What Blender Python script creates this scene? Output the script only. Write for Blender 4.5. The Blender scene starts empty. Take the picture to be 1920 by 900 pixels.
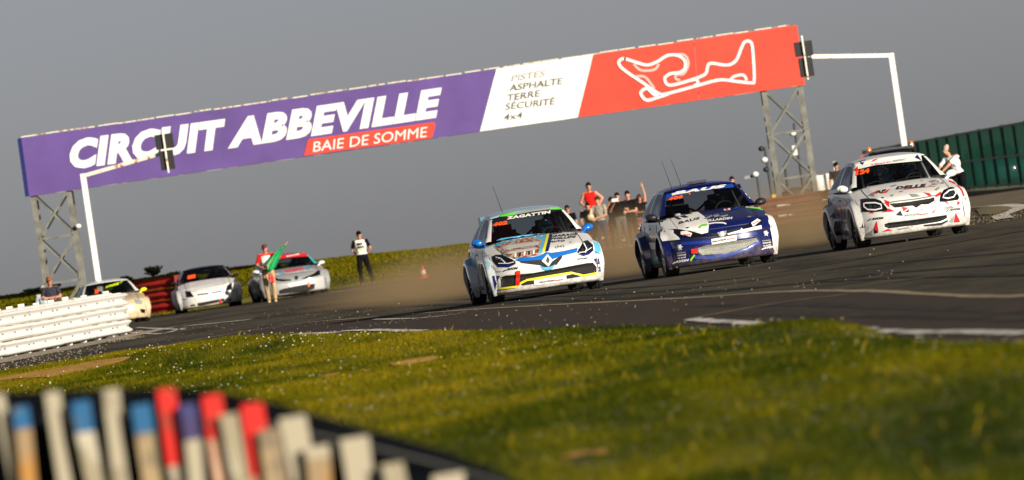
import bpy, bmesh, math, random
import numpy as np
from math import sin, cos, pi, radians, sqrt
from mathutils import Vector, Matrix, noise
from mathutils.bvhtree import BVHTree
from mathutils.geometry import tessellate_polygon

S = bpy.context.scene
C = S.collection
rnd = random.Random(7)

# ------------------------------------------------------------------ camera, sky, sun, exposure
H = 1.40                      # camera height
ROLL = radians(8.4)
FPX = 16000.0                 # 300 mm lens, in pixels of a 1920 wide frame
VH = 43.3                     # horizon above the picture centre
pitch = math.atan(VH / FPX)
cam = bpy.data.cameras.new('camera'); cam.lens = 300; cam.sensor_width = 36
cam.clip_start = 1; cam.clip_end = 30000
cam.dof.use_dof = True; cam.dof.focus_distance = 146; cam.dof.aperture_fstop = 4.0
co = bpy.data.objects.new('camera', cam); C.objects.link(co); S.camera = co
R_ = Vector((1, 0, 0)); f_ = Vector((0, cos(pitch), -sin(pitch))); U_ = R_.cross(f_)
cx_ = R_ * cos(ROLL) - U_ * sin(ROLL); cy_ = R_ * sin(ROLL) + U_ * cos(ROLL)
mw = Matrix.Identity(4)
for i, a in enumerate((cx_, cy_, -f_)):
    for j in range(3): mw[j][i] = a[j]
mw.translation = (0, 0, H)
co.matrix_world = mw

SUN_AZ = radians(38)          # to the right of straight behind the camera
SUN_EL = radians(17)
sd = Vector((sin(SUN_AZ) * cos(SUN_EL), -cos(SUN_AZ) * cos(SUN_EL), sin(SUN_EL)))
w = bpy.data.worlds.new('World'); S.world = w; w.use_nodes = True
nt = w.node_tree; nt.nodes.clear()
sky = nt.nodes.new('ShaderNodeTexSky'); sky.sky_type = 'NISHITA'; sky.sun_disc = False
sky.sun_elevation = SUN_EL
sky.sun_rotation = math.atan2(sd.x, sd.y)
sky.air_density = 0.5; sky.dust_density = 0.55; sky.ozone_density = 1.0; sky.altitude = 0
hs = nt.nodes.new('ShaderNodeHueSaturation'); hs.inputs['Saturation'].default_value = 0.36; hs.inputs['Value'].default_value = 0.68
bg = nt.nodes.new('ShaderNodeBackground'); bg.inputs['Strength'].default_value = 0.051
wo = nt.nodes.new('ShaderNodeOutputWorld')
tn = nt.nodes.new('ShaderNodeMix'); tn.data_type = 'RGBA'; tn.blend_type = 'MULTIPLY'; tn.inputs[0].default_value = 1; tn.inputs[7].default_value = (1.0, .955, .985, 1)
nt.links.new(sky.outputs[0], hs.inputs['Color']); nt.links.new(hs.outputs[0], tn.inputs[6]); nt.links.new(tn.outputs[2], bg.inputs[0]); nt.links.new(bg.outputs[0], wo.inputs[0])
sl = bpy.data.lights.new('sun', 'SUN'); sl.energy = 5.0; sl.angle = radians(0.6); sl.color = (1.0, 0.91, 0.77)
so = bpy.data.objects.new('sun', sl); C.objects.link(so)
so.rotation_euler = sd.to_track_quat('Z', 'Y').to_euler()
S.view_settings.view_transform = 'Standard'; S.view_settings.look = 'None'
S.view_settings.exposure = 0.52; S.view_settings.gamma = 1
S.cycles.max_bounces = 6; S.cycles.volume_bounces = 1; S.cycles.transparent_max_bounces = 16
S.cycles.volume_step_rate = 2.0

# ------------------------------------------------------------------ measuring the place from the photograph
def uv(px, py):
    dx, dy = px - 960, py - 450
    return dx * cos(ROLL) - dy * sin(ROLL), -dx * sin(ROLL) - dy * cos(ROLL)
def Wp(px, py, Y):
    u, v = uv(px, py)
    return Vector((u * Y / FPX, Y, H + (v - VH) * Y / FPX))
def Gp(px, py):
    Y = FPX * H / (VH - uv(px, py)[1])
    return Vector((uv(px, py)[0] * Y / FPX, Y, 0))

# ------------------------------------------------------------------ materials
_m = {}
def M(name, rgb, rough=.6, metal=0., coat=0., var=0., vs=8., bump=0., bs=40., rgb2=None, thr=None, spec=.5, trans=0., emit=None):
    """procedural surface: base colour broken up by noise, optional second colour patches and fine relief"""
    if name in _m: return _m[name]
    m = bpy.data.materials.new(name); m.use_nodes = True; n = m.node_tree; L = n.links
    b = n.nodes['Principled BSDF']
    b.inputs['Roughness'].default_value = rough; b.inputs['Metallic'].default_value = metal
    b.inputs['Coat Weight'].default_value = coat; b.inputs['Coat Roughness'].default_value = .06
    b.inputs['Specular IOR Level'].default_value = spec
    b.inputs['Base Color'].default_value = (*rgb, 1)
    if emit: b.inputs['Emission Color'].default_value = (*rgb, 1); b.inputs['Emission Strength'].default_value = emit
    m.diffuse_color = (*rgb, 1)
    if var or rgb2:
        tc = n.nodes.new('ShaderNodeTexCoord')
        nz = n.nodes.new('ShaderNodeTexNoise'); nz.inputs['Scale'].default_value = vs; nz.inputs['Detail'].default_value = 5
        L.new(tc.outputs['Object'], nz.inputs['Vector'])
        mr = n.nodes.new('ShaderNodeMapRange')
        if rgb2 and thr is not None:
            mr.inputs['From Min'].default_value = thr - .04; mr.inputs['From Max'].default_value = thr + .04
        else:
            mr.inputs['From Min'].default_value = .3; mr.inputs['From Max'].default_value = .7
        L.new(nz.outputs['Fac'], mr.inputs['Value'])
        mx = n.nodes.new('ShaderNodeMix'); mx.data_type = 'RGBA'
        c2 = rgb2 if rgb2 else tuple(c * (1 - var) for c in rgb)
        c1 = rgb if rgb2 else tuple(min(1, c * (1 + var)) for c in rgb)
        mx.inputs[6].default_value = (*c1, 1); mx.inputs[7].default_value = (*c2, 1)
        L.new(mr.outputs[0], mx.inputs[0]); L.new(mx.outputs[2], b.inputs['Base Color'])
    if bump:
        tc = n.nodes.new('ShaderNodeTexCoord')
        nb = n.nodes.new('ShaderNodeTexNoise'); nb.inputs['Scale'].default_value = bs; nb.inputs['Detail'].default_value = 6
        L.new(tc.outputs['Object'], nb.inputs['Vector'])
        bp = n.nodes.new('ShaderNodeBump'); bp.inputs['Strength'].default_value = bump; bp.inputs['Distance'].default_value = .02
        L.new(nb.outputs['Fac'], bp.inputs['Height']); L.new(bp.outputs[0], b.inputs['Normal'])
    _m[name] = m
    return m
def paint(name, rgb):
    """lacquered body colour with road dirt flung up over the sills and bumpers"""
    new = 'paint_' + name not in _m
    m = M('paint_' + name, rgb, .32, 0, .8, var=.06, vs=3)
    if new:
        n = m.node_tree; L = n.links; b = n.nodes['Principled BSDF']; src = b.inputs['Base Color'].links[0].from_socket
        tc = n.nodes.new('ShaderNodeTexCoord'); sx = n.nodes.new('ShaderNodeSeparateXYZ'); L.new(tc.outputs['Object'], sx.inputs[0])
        z = n.nodes.new('ShaderNodeMapRange'); z.inputs['From Min'].default_value = .62; z.inputs['From Max'].default_value = .12; L.new(sx.outputs['Z'], z.inputs[0])
        nz = n.nodes.new('ShaderNodeTexNoise'); nz.inputs['Scale'].default_value = 9; nz.inputs['Detail'].default_value = 8; nz.inputs['Roughness'].default_value = .75; L.new(tc.outputs['Object'], nz.inputs[0])
        a = n.nodes.new('ShaderNodeMath'); a.operation = 'MULTIPLY_ADD'; a.inputs[1].default_value = .32; a.inputs[2].default_value = -.69; L.new(z.outputs[0], a.inputs[0])
        c = n.nodes.new('ShaderNodeMath'); c.operation = 'ADD'; L.new(a.outputs[0], c.inputs[0]); L.new(nz.outputs['Fac'], c.inputs[1])
        d = n.nodes.new('ShaderNodeMapRange'); d.inputs['From Min'].default_value = -.05; d.inputs['From Max'].default_value = .25; d.inputs['To Max'].default_value = .75; L.new(c.outputs[0], d.inputs[0])
        mx = n.nodes.new('ShaderNodeMix'); mx.data_type = 'RGBA'; mx.inputs[7].default_value = (.17, .125, .075, 1); L.new(d.outputs[0], mx.inputs[0]); L.new(src, mx.inputs[6]); L.new(mx.outputs[2], b.inputs['Base Color'])
    return m
def vinyl(name, rgb): return M('vinyl_' + name, rgb, .38, 0, .3, var=.05, vs=5)
BLACK = M('black_plastic', (.012, .012, .013), .5, var=.2)
GLOSSBLACK = M('gloss_black', (.006, .006, .007), .12, coat=1)
RUBBER = M('tyre_rubber', (.015, .014, .013), .85, var=.4, vs=14, bump=.4, bs=60)
STEEL = M('grey_steel', (.30, .30, .27), .55, .3, var=.25, vs=6)
CHROME = M('chrome', (.8, .8, .8), .15, 1.)
SKIN = M('skin', (.50, .24, .14), .55, var=.12, vs=12)
SKIN2 = M('skin_tanned', (.38, .17, .10), .55, var=.12, vs=12)
WHITEV = vinyl('white', (.78, .77, .74)); BLACKV = vinyl('black', (.012, .012, .015)); REDV = vinyl('red', (.65, .02, .02))
GREYV = vinyl('grey', (.25, .27, .27)); ORANGEV = M('orange_number', (1., .10, .01), .5, emit=None)
NAVYV = vinyl('navy', (.006, .012, .11)); LBLUEV = vinyl('light_blue', (.10, .42, .68)); YELV = vinyl('yellow', (.85, .75, .02))
BLUEV = vinyl('bright_blue', (.006, .055, .34)); GREENV = vinyl('green', (.12, .55, .05)); TEALV = vinyl('teal', (.01, .35, .42))

def glass(name, tint, dark):
    if name in _m: return _m[name]
    m = bpy.data.materials.new(name); m.use_nodes = True; n = m.node_tree; n.nodes.clear(); L = n.links
    o = n.nodes.new('ShaderNodeOutputMaterial'); t = n.nodes.new('ShaderNodeBsdfTransparent'); t.inputs[0].default_value = (*tint, 1)
    g = n.nodes.new('ShaderNodeBsdfGlossy'); g.inputs['Roughness'].default_value = .04; g.inputs[0].default_value = (*((.42, .46, .5) if dark else (.9, .9, .9)), 1)
    fr = n.nodes.new('ShaderNodeFresnel'); fr.inputs[0].default_value = 1.45
    mr = n.nodes.new('ShaderNodeMath'); mr.operation = 'MULTIPLY_ADD'; mr.inputs[1].default_value = 1.0; mr.inputs[2].default_value = dark
    mx = n.nodes.new('ShaderNodeMixShader')
    L.new(fr.outputs[0], mr.inputs[0]); L.new(mr.outputs[0], mx.inputs[0]); L.new(t.outputs[0], mx.inputs[1]); L.new(g.outputs[0], mx.inputs[2]); L.new(mx.outputs[0], o.inputs[0])
    _m[name] = m
    return m
GLASS = glass('window_glass', (.55, .6, .62), .0)
GLASSD = glass('side_window_glass', (.5, .55, .6), .02)

# ------------------------------------------------------------------ mesh and object helpers
class MB:
    def __init__(s): s.v = []; s.f = []; s.mi = []
    def add(s, vs, fs, mi=0):
        o = len(s.v); s.v += [tuple(p) for p in vs]; s.f += [tuple(i + o for i in f) for f in fs]; s.mi += [mi] * len(fs)
    def box(s, c, d, rot=None, mi=0):
        x, y, z = d[0] / 2, d[1] / 2, d[2] / 2
        p = [Vector((a * x, b * y, e * z)) for a in (-1, 1) for b in (-1, 1) for e in (-1, 1)]
        if rot is not None: p = [rot @ q for q in p]
        s.add([q + Vector(c) for q in p], [(0, 1, 3, 2), (4, 6, 7, 5), (0, 4, 5, 1), (2, 3, 7, 6), (0, 2, 6, 4), (1, 5, 7, 3)], mi)
    def bar(s, a, b, wd, ht=None, mi=0):
        a = Vector(a); b = Vector(b); d = b - a; L = d.length
        if L < 1e-6: return
        s.box((a + b) / 2, (wd, ht or wd, L), d.to_track_quat('Z', 'Y').to_matrix(), mi)
    def cap(s, a, b, r0, r1, n=10, rings=3, mi=0):
        """tapered limb with rounded ends"""
        a = Vector(a); b = Vector(b); d = b - a; L = max(d.length, 1e-5); q = d.to_track_quat('Z', 'Y')
        pr = []
        for i in range(rings + 1):
            t = -pi / 2 + (pi / 2) * i / rings; pr.append((r0 * cos(t), r0 * sin(t)))
        for i in range(rings + 1):
            t = (pi / 2) * i / rings; pr.append((r1 * cos(t), L + r1 * sin(t)))
        vs = []
        for r, z in pr:
            for k in range(n):
                an = 2 * pi * k / n; vs.append(a + q @ Vector((max(r, 1e-4) * cos(an), max(r, 1e-4) * sin(an), z)))
        fs = [(i * n + k, i * n + (k + 1) % n, (i + 1) * n + (k + 1) % n, (i + 1) * n + k) for i in range(len(pr) - 1) for k in range(n)]
        fs += [tuple(range(n))[::-1], tuple(range((len(pr) - 1) * n, len(pr) * n))]
        s.add(vs, fs, mi)
    def ell(s, c, r, n=14, m=9, rot=None, mi=0):
        vs = []; c = Vector(c)
        for i in range(m + 1):
            t = pi * i / m
            for k in range(n):
                a = 2 * pi * k / n; p = Vector((r[0] * max(sin(t), .01) * cos(a), r[1] * max(sin(t), .01) * sin(a), r[2] * cos(t)))
                if rot is not None: p = rot @ p
                vs.append(c + p)
        fs = [(i * n + k, (i + 1) * n + k, (i + 1) * n + (k + 1) % n, i * n + (k + 1) % n) for i in range(m) for k in range(n)]
        fs += [tuple(range(n)), tuple(range(m * n, m * n + n))[::-1]]
        s.add(vs, fs, mi)
    def lathe(s, prof, axis='Z', n=24, c=(0, 0, 0), mi=0, close=False):
        vs = []; c = Vector(c)
        for r, h in prof:
            for k in range(n):
                a = 2 * pi * k / n
                p = (r * cos(a), r * sin(a), h) if axis == 'Z' else (r * cos(a), h, r * sin(a)) if axis == 'Y' else (h, r * cos(a), r * sin(a))
                vs.append(c + Vector(p))
        N = len(prof); rr = range(N if close else N - 1)
        s.add(vs, [(i * n + k, i * n + (k + 1) % n, ((i + 1) % N) * n + (k + 1) % n, ((i + 1) % N) * n + k) for i in rr for k in range(n)], mi)
    def grid(s, P, mi=0, flip=False):
        r = len(P); c = len(P[0])
        fs = [(i * c + j, (i + 1) * c + j, (i + 1) * c + j + 1, i * c + j + 1) for i in range(r - 1) for j in range(c - 1)]
        if flip: fs = [f[::-1] for f in fs]
        s.add([p for row in P for p in row], fs, mi)
    def mesh(s, name, mats, smooth=False):
        me = bpy.data.meshes.new(name); me.from_pydata(s.v, [], s.f)
        for m in (mats if isinstance(mats, (list, tuple)) else [mats]): me.materials.append(m)
        if any(s.mi): me.polygons.foreach_set('material_index', s.mi)
        if smooth: me.polygons.foreach_set('use_smooth', [True] * len(me.polygons))
        me.update(); return me
    def build(s, name, mats, parent=None, smooth=False, loc=None, fixn=False):
        me = s.mesh(name, mats, smooth)
        if fixn:
            bm = bmesh.new(); bm.from_mesh(me); bmesh.ops.recalc_face_normals(bm, faces=bm.faces); bm.to_mesh(me); bm.free()
        o = bpy.data.objects.new(name, me); C.objects.link(o)
        if parent: o.parent = parent
        if loc is not None: o.location = loc
        return o
def tag(o, label=None, cat=None, group=None, kind=None):
    if label: o['label'] = label
    if cat: o['category'] = cat
    if group: o['group'] = group
    if kind: o['kind'] = kind
    return o
def thing(name, label, cat, loc=(0, 0, 0), rz=0, group=None):
    o = bpy.data.objects.new(name, None); C.objects.link(o); o.location = loc; o.rotation_euler = (0, 0, rz); o.empty_display_size = .2
    return tag(o, label, cat, group)
def copy_tree(o, parent=None):
    c = o.copy(); C.objects.link(c); c.parent = parent
    for ch in list(o.children): copy_tree(ch, c)
    return c
_tx = {}
def text2d(body, bold=.0, shear=0.):
    """triangulated 2-D outline of a line of lettering, normalised to height 1 (cap height) and its width 0..1"""
    k = (body, bold, shear)
    if k in _tx: return _tx[k]
    cu = bpy.data.curves.new('lettering', 'FONT'); cu.body = body; cu.offset = bold; cu.shear = shear; cu.resolution_u = 3; cu.size = 1
    if bold: cu.space_character = 1 + bold * 1.6
    ob = bpy.data.objects.new('lettering', cu); me = bpy.data.meshes.new_from_object(ob)
    v = [(p.co.x, p.co.y) for p in me.vertices]; f = [tuple(p.vertices) for p in me.polygons]
    bpy.data.objects.remove(ob); bpy.data.curves.remove(cu); bpy.data.meshes.remove(me)
    x0 = min(p[0] for p in v); x1 = max(p[0] for p in v); y0 = 0; y1 = .70 + bold
    v = [((p[0] - x0) / (x1 - x0), (p[1] + bold * .5) / y1) for p in v]
    _tx[k] = (v, f)
    return _tx[k]
def quadmap(v, pl, pr, up):
    """place normalised lettering: baseline from pl to pr, cap height vector up"""
    return [(pl[0] + (pr[0] - pl[0]) * x + up[0] * y, pl[1] + (pr[1] - pl[1]) * x + up[1] * y) for x, y in v]
def inpoly(x, y, P):
    c = False; n = len(P)
    for i in range(n):
        x0, y0 = P[i]; x1, y1 = P[(i + 1) % n]
        if (y0 > y) != (y1 > y) and x < (x1 - x0) * (y - y0) / (y1 - y0) + x0: c = not c
    return c
def edist(x, y, P):
    d = 9
    for i in range(len(P)):
        x0, y0 = P[i]; x1, y1 = P[(i + 1) % len(P)]; L = (x1 - x0) ** 2 + (y1 - y0) ** 2
        t = max(0, min(1, ((x - x0) * (x1 - x0) + (y - y0) * (y1 - y0)) / L)) if L else 0
        d = min(d, math.hypot(x - x0 - t * (x1 - x0), y - y0 - t * (y1 - y0)))
    return d
def strip2d(pts, wd):
    """polyline turned into a ribbon polygon"""
    a = []; b = []
    for i, p in enumerate(pts):
        q = pts[min(i + 1, len(pts) - 1)]; r = pts[max(i - 1, 0)]
        dx, dy = q[0] - r[0], q[1] - r[1]; l = math.hypot(dx, dy) or 1
        a.append((p[0] - dy / l * wd / 2, p[1] + dx / l * wd / 2)); b.append((p[0] + dy / l * wd / 2, p[1] - dx / l * wd / 2))
    v = a + b; n = len(a)
    return v, [(i, i + 1, n + i + 1, n + i) for i in range(n - 1)]
def poly2d(P):
    t = tessellate_polygon([[Vector((x, y, 0)) for x, y in P]])
    return list(P), [tuple(f) for f in t]

def crom(a, b, c, d, t):
    return .5 * ((2 * b) + (-a + c) * t + (2 * a - 5 * b + 4 * c - d) * t * t + (-a + 3 * b - 3 * c + d) * t ** 3)
def rows_interp(K, n):
    """K: list of key tuples, n: subdivisions per interval -> list of (param, values)"""
    out = []
    for i in range(len(K) - 1):
        a = K[max(i - 1, 0)]; b = K[i]; c = K[i + 1]; d = K[min(i + 2, len(K) - 1)]
        for j in range(n):
            t = j / n; out.append((i + t, tuple(crom(a[k], b[k], c[k], d[k], t) for k in range(len(b)))))
    out.append((len(K) - 1, K[-1]))
    return out
# ------------------------------------------------------------------ rallycross cars
YAW = radians(7)
class Car:
    """one car: local +X is its nose, +Y its left side, Z up; the elevation drawing is projected on to its skin"""
    def __init__(s, name, label, loc, yaw, body, spec=None, box=(0, 0), k=1, logo=(0, 0), pxm=112, group=None, zr=None, zs=1.):
        s.zs = zs
        s.yaw = yaw; s.box = box; s.k = k; s.pxm = pxm; s.spec = dict(dents=[], roofmat=None, flare=None, h=0., halfw=.90, glassbanner=0)
        if spec: s.spec.update(spec)
        s.u0 = uv(box[0] + logo[0] / k, box[1] + logo[1] / k)[0]
        s.pxm = FPX / loc[1]
        s.root = thing(name, label, 'car', (s.u0 / s.pxm, loc[1], 0), -pi / 2 + yaw, group)
        s.bodym = body; s.root.scale = (1, 1, zs)
        s.build_shell()
    # photograph detail coordinates -> elevation plane of the car (metres)
    def e(s, p):
        u, v = uv(s.box[0] + p[0] / s.k, s.box[1] + p[1] / s.k)
        return ((u - s.u0) / s.pxm, (H + (v - VH) / s.pxm) / s.zs)
    def P(s, pts): return [s.e(p) for p in pts]
    def build_shell(s):
        sp = s.spec; hw = sp['halfw']; K1 = [
            (-.10, .13, hw - .05, .30, .00), (-.02, .17, hw, .36, .00), (.0, .30, hw + .01, .38, .0), (.0, .46, hw + .01, .38, 0),
            (-.03, .60, hw, .38, .0), (-.09, .70, hw - .01, .38, .01), (-.22, .79, hw - .01, .34, .02), (-.55, .89, hw, .20, .07),
            (-.95, .98, hw, .06, .09), (-1.24, 1.03, hw - .02, 0, .09), (-1.7, 1.03, hw - .03, 0, .09), (-2.6, 1.03, hw - .03, 0, .08), (-3.4, 1.05, hw - .04, -.02, .08),
            (-3.93, 1.02, hw - .08, -.12, .08), (-4.02, .88, hw - .04, -.22, .03), (-4.08, .62, hw - .02, -.25, 0), (-4.04, .36, hw - .02, -.25, 0), (-3.95, .20, hw - .06, -.25, 0)]
        n = 7; T = [sin(pi / 2 * j / 26) if False else j / 26 for j in range(-26, 27)]
        R = rows_interp(K1, n); P = []
        for q, (x, z, wd, D, dz) in R:
            row = []
            for t in T:
                a = abs(t); X = x - D * a ** 3.2; Z = z - dz * a ** 3; Y = wd * t
                if 5 < q < 9.2:  # bonnet crease and raised centre
                    Z += .012 * (1 - min(1, abs(a - .62) / .1)) * min(1, q - 5) * min(1, 9.2 - q)
                if 3.3 < q < 5: X += .012 * math.exp(-((q - 4.1) / .35) ** 2)
                row.append(Vector((X, Y, Z)))
            P.append(row)
        dents = [s.P(d) for d in sp['dents']]
        for row in P[:n * 5]:
            for p in row:
                for d in dents:
                    uu = p.x * sin(s.yaw) + p.y * cos(s.yaw)
                    if inpoly(uu, p.z, d): p.x -= .05 * min(1, edist(uu, p.z, d) / .045)
        nr = len(P); nc = len(T); parts = {'front_bumper': MB(), 'bonnet': MB(), 'body': MB()}
        allmb = MB()
        for i in range(nr - 1):
            q = R[i][0]
            for j in range(nc - 1):
                t = abs(T[j] + T[j + 1]) / 2
                if 10 <= q < 12.6 and t < .85: continue     # open cabin
                key = 'front_bumper' if q < 5 else 'bonnet' if q < 9 and t < .78 else 'body'
                f = [P[i][j], P[i][j + 1], P[i + 1][j + 1], P[i + 1][j]]
                parts[key].add(f, [(0, 1, 2, 3)])
                allmb.add(f, [(0, 1, 2, 3)])
        ja = min(range(nc), key=lambda j: abs(T[j] - .78)); jb = nc - 1 - ja; i5 = 5 * n
        for jj in (ja, jb):
            g = MB(); g.grid([[P[i][jj] + Vector((0, a * .006, .0035)) for a in (-1, 1)] for i in range(i5, 9 * n + 1)]); g.build('bonnet_gap', BLACK, s.root)
        g = MB(); g.grid([[P[i5][j] + Vector((.0035, 0, a)) for a in (-.006, .007)] for j in range(jb, ja + 1)]); g.build('bonnet_gap', BLACK, s.root)
        # flanks
        edge = [(R[i][0], P[i][-1]) for i in range(nr) if 4 <= R[i][0] <= 14]
        xs = [p.x for _, p in edge]
        def topz(x):
            for a, b in zip(edge[:-1], edge[1:]):
                if b[1].x <= x <= a[1].x:
                    t = (x - a[1].x) / ((b[1].x - a[1].x) or 1); return a[1].lerp(b[1], t)
            return (edge[0] if x > edge[0][1].x else edge[-1])[1]
        WX = (-.82, -3.38); AR = .375
        x = -.385; cols = []
        while x > -3.86: cols.append(x); x -= .03
        for sd_ in (1, -1):
            G = []
            for x in cols:
                tp = topz(x); row = []
                for j in range(19):
                    v = j / 18; z = tp.z + (.17 - tp.z) * v
                    y = tp.y + .022 * sin(pi * min(1, v * 1.5)) - .03 * max(0, v - .8) * 5
                    if .35 < v < .8 and -3. < x < -1.2: y -= .018 * sin(pi * (v - .35) / .45)
                    # a door or a body of a rallycross car pinches in between its arches
                    row.append(Vector((x, sd_ * y, z)))
                G.append(row)
            for cxw in WX:
                for row in G:
                    for p in row:
                        d = math.hypot(p.x - cxw, p.z - .31)
                        if abs(d - AR) < .028:
                            p.x = cxw + (p.x - cxw) * AR / d; p.z = .31 + (p.z - .31) * AR / d
            for i in range(len(G) - 1):
                for j in range(18):
                    f = [G[i][j], G[i][j + 1], G[i + 1][j + 1], G[i + 1][j]]
                    c = sum(f, Vector()) / 4
                    if any(math.hypot(c.x - cw, c.z - .31) < AR - .004 for cw in WX): continue
                    if sd_ < 0: f = f[::-1]
                    parts['body'].add(f, [(0, 1, 2, 3)]); allmb.add(f, [(0, 1, 2, 3)])
        def weld(mb, name, mat, smooth=True):
            me = mb.mesh(name, mat, smooth); bm = bmesh.new(); bm.from_mesh(me)
            bmesh.ops.remove_doubles(bm, verts=bm.verts, dist=.0015); bmesh.ops.recalc_face_normals(bm, faces=bm.faces)
            bm.to_mesh(me); bm.free(); o = bpy.data.objects.new(name, me); C.objects.link(o); o.parent = s.root; return o
        for k_ in parts: setattr(s, k_, weld(parts[k_], k_, s.bodym))
        # wheel arch flares
        fm = sp['flare'] or s.bodym
        for cw in WX:
            for sd_ in (1, -1):
                m = MB(); G = []
                bw = hw + .10
                for a in range(-22, 203, 9):
                    an = radians(a); st = min(1, (a + 22) / 40, (202 - a) / 40) * .6 + .4
                    prof = [(AR - .005, hw - .10), (AR - .01, hw - .02 + .10 * st), (AR - .004, hw + .105 * st), (AR + .012, hw + .11 * st), (AR + .075, hw + .10 * st), (AR + .11 * (.6 + .4 * st), hw + .085 * st), (AR + .125 * (.6 + .4 * st), hw + .06 * st), (AR + .17 * st + .02, hw - .035)]
                    G.append([Vector((cw + r * cos(an), sd_ * y, .31 + r * sin(an) - (max(0, r - AR - .05) * .25))) for r, y in prof])
                m.grid(G, flip=(sd_ < 0)); allmb.grid(G)
                o = weld(m, 'wheel_arch', (sp.get('flareL') or fm) if sd_ > 0 else fm)
        # greenhouse
        zr = s.spec['h']
        K2 = [(-1.18, 1.035, .79, .17, -.0), (-1.52, 1.25 + zr * .5, .71, .13, .01), (-1.82, 1.415 + zr, .635, .09, .02), (-1.98, 1.475 + zr, .60, .05, .035), (-2.6, 1.52 + zr, .595, 0, .05), (-3.3, 1.485 + zr, .58, -.02, .05), (-3.66, 1.42 + zr, .56, -.05, .05), (-3.96, 1.03, .68, -.10, .0)]
        R2 = rows_interp(K2, 6); T2 = [j / 14 for j in range(-14, 15)]; P2 = []
        for q, (x, z, wd, D, dz) in R2:
            P2.append([Vector((x - D * abs(t) ** 2.5, wd * t, z - dz * abs(t) ** 3 + (.012 * (1 - t * t) if q > 2 else 0))) for t in T2])
        ms = {'windscreen': MB(), 'roof': MB(), 'rear_window': MB(), 'pillar': MB()}
        for i in range(len(P2) - 1):
            q = R2[i][0]
            for j in range(len(T2) - 1):
                t = abs(T2[j] + T2[j + 1]) / 2
                f = [P2[i][j], P2[i][j + 1], P2[i + 1][j + 1], P2[i + 1][j]]
                if t > .955 and q < 2: key = 'pillar'
                elif q < 2.1: key = 'windscreen'
                elif q < 6.05: key = 'roof'
                elif t < .85: key = 'rear_window'
                else: key = 'pillar'
                ms[key].add(f, [(0, 1, 2, 3)]); allmb.add(f, [(0, 1, 2, 3)])
        sidew = {1: MB(), -1: MB()}
        for sd_ in (1, -1):
            top = [P2[i][-1 if sd_ > 0 else 0] for i in range(len(P2))]
            x0, x1 = top[0].x, top[-1].x
            G = []
            for i, tp in enumerate(top):
                bx = -1.32 + (tp.x - x0) / (x1 - x0) * (-3.95 + 1.32)
                bt = Vector((bx, sd_ * (hw - .075), .99 if i else 1.0))
                G.append([tp.lerp(bt, v / 8) + Vector((0, sd_ * .03 * sin(pi * v / 8), 0)) for v in range(9)])
            for i in range(len(G) - 1):
                q = R2[i][0]
                for j in range(8):
                    f = [G[i][j], G[i][j + 1], G[i + 1][j + 1], G[i + 1][j]]
                    if sd_ > 0: f = f[::-1]
                    win = 1 <= j <= 6 and ((.45 < q < 3.99) or (4.16 < q < 5.8))
                    (sidew[sd_] if win else ms['pillar']).add(f, [(0, 1, 2, 3)]); allmb.add(f, [(0, 1, 2, 3)])
        rm = sp['roofmat'] or s.bodym
        s.windscreen = weld(ms['windscreen'], 'windscreen', GLASS); s.roof = weld(ms['roof'], 'roof', rm)
        weld(ms['rear_window'], 'rear_window', GLASSD); s.pillar = weld(ms['pillar'], 'pillar', sp.get('pillarmat') or s.bodym)
        for a in (1, -1): weld(sidew[a], 'side_window', GLASSD)
        s.bvh = BVHTree.FromPolygons([Vector(p) for p in allmb.v], allmb.f)
        # underbody, cabin floor, seats, cage
        m = MB(); m.box((-2.1, 0, .20), (3.5, 1.50, .09)); m.box((-.55, 0, .34), (.4, 1.25, .3)); m.box((-3.65, 0, .4), (.4, 1.2, .4)); m.build('underbody', BLACK, s.root)
        m = MB(); m.box((-1.42, 0, .93), (.30, 1.46, .12)); m.box((-1.36, -.36, 1.0), (.2, .42, .06)); m.build('dashboard', BLACK, s.root)
        for y in (-.36, .36):
            m = MB(); m.box((-2.25, y, .42), (.5, .46, .14)); m.box((-2.5, y, .82), (.12, .44, .72), Matrix.Rotation(radians(-12), 3, 'Y'))
            m.box((-2.56, y, 1.2), (.1, .30, .16)); m.build('seat', sp.get('seatmat') or M('seat_cloth', (.03, .03, .035), .8), s.root)
        m = MB()
        for y in (-.52, .52):
            m.cap((-1.45, y * 1.12, .95), (-2.0, y, 1.40 + zr), .02, .02, 8, 1); m.cap((-2.7, y, 1.42 + zr), (-2.7, y * 1.3, .4), .02, .02, 8, 1); m.cap((-2.0, y, 1.40 + zr), (-2.7, y, 1.42 + zr), .02, .02, 8, 1)
            m.cap((-2.7, y, 1.40), (-3.5, y * 1.1, .7), .02, .02, 8, 1)
        m.cap((-2.0, -.52, 1.40 + zr), (-2.0, .52, 1.40 + zr), .02, .02, 8, 1); m.cap((-2.7, -.52, 1.42 + zr), (-2.7, .52, 1.42 + zr), .02, .02, 8, 1)
        m.cap((-2.7, -.52, 1.38 + zr), (-2.72, .62, .6), .02, .02, 8, 1); m.cap((-2.7, .52, 1.38 + zr), (-2.72, -.62, .6), .02, .02, 8, 1)
        m.build('roll_cage', sp.get('cagemat') or M('cage_paint', (.10, .11, .12), .4), s.root)
        m = MB(); m.lathe([(.17 + .014 * cos(a), .014 * sin(a)) for a in [2 * pi * i / 8 for i in range(8)]], 'X', 20, (0, 0, 0), close=True)
        m.bar((0, -.17, 0), (0, .17, 0), .02); o = m.build('steering_wheel', BLACK, s.root, loc=(-1.72, .36, .98)); o.rotation_euler = (0, radians(-20), 0)
        # wheels
        tm = sp.get('rimmat') or M('dark_rim', (.05, .05, .06), .4, .6)
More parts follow.
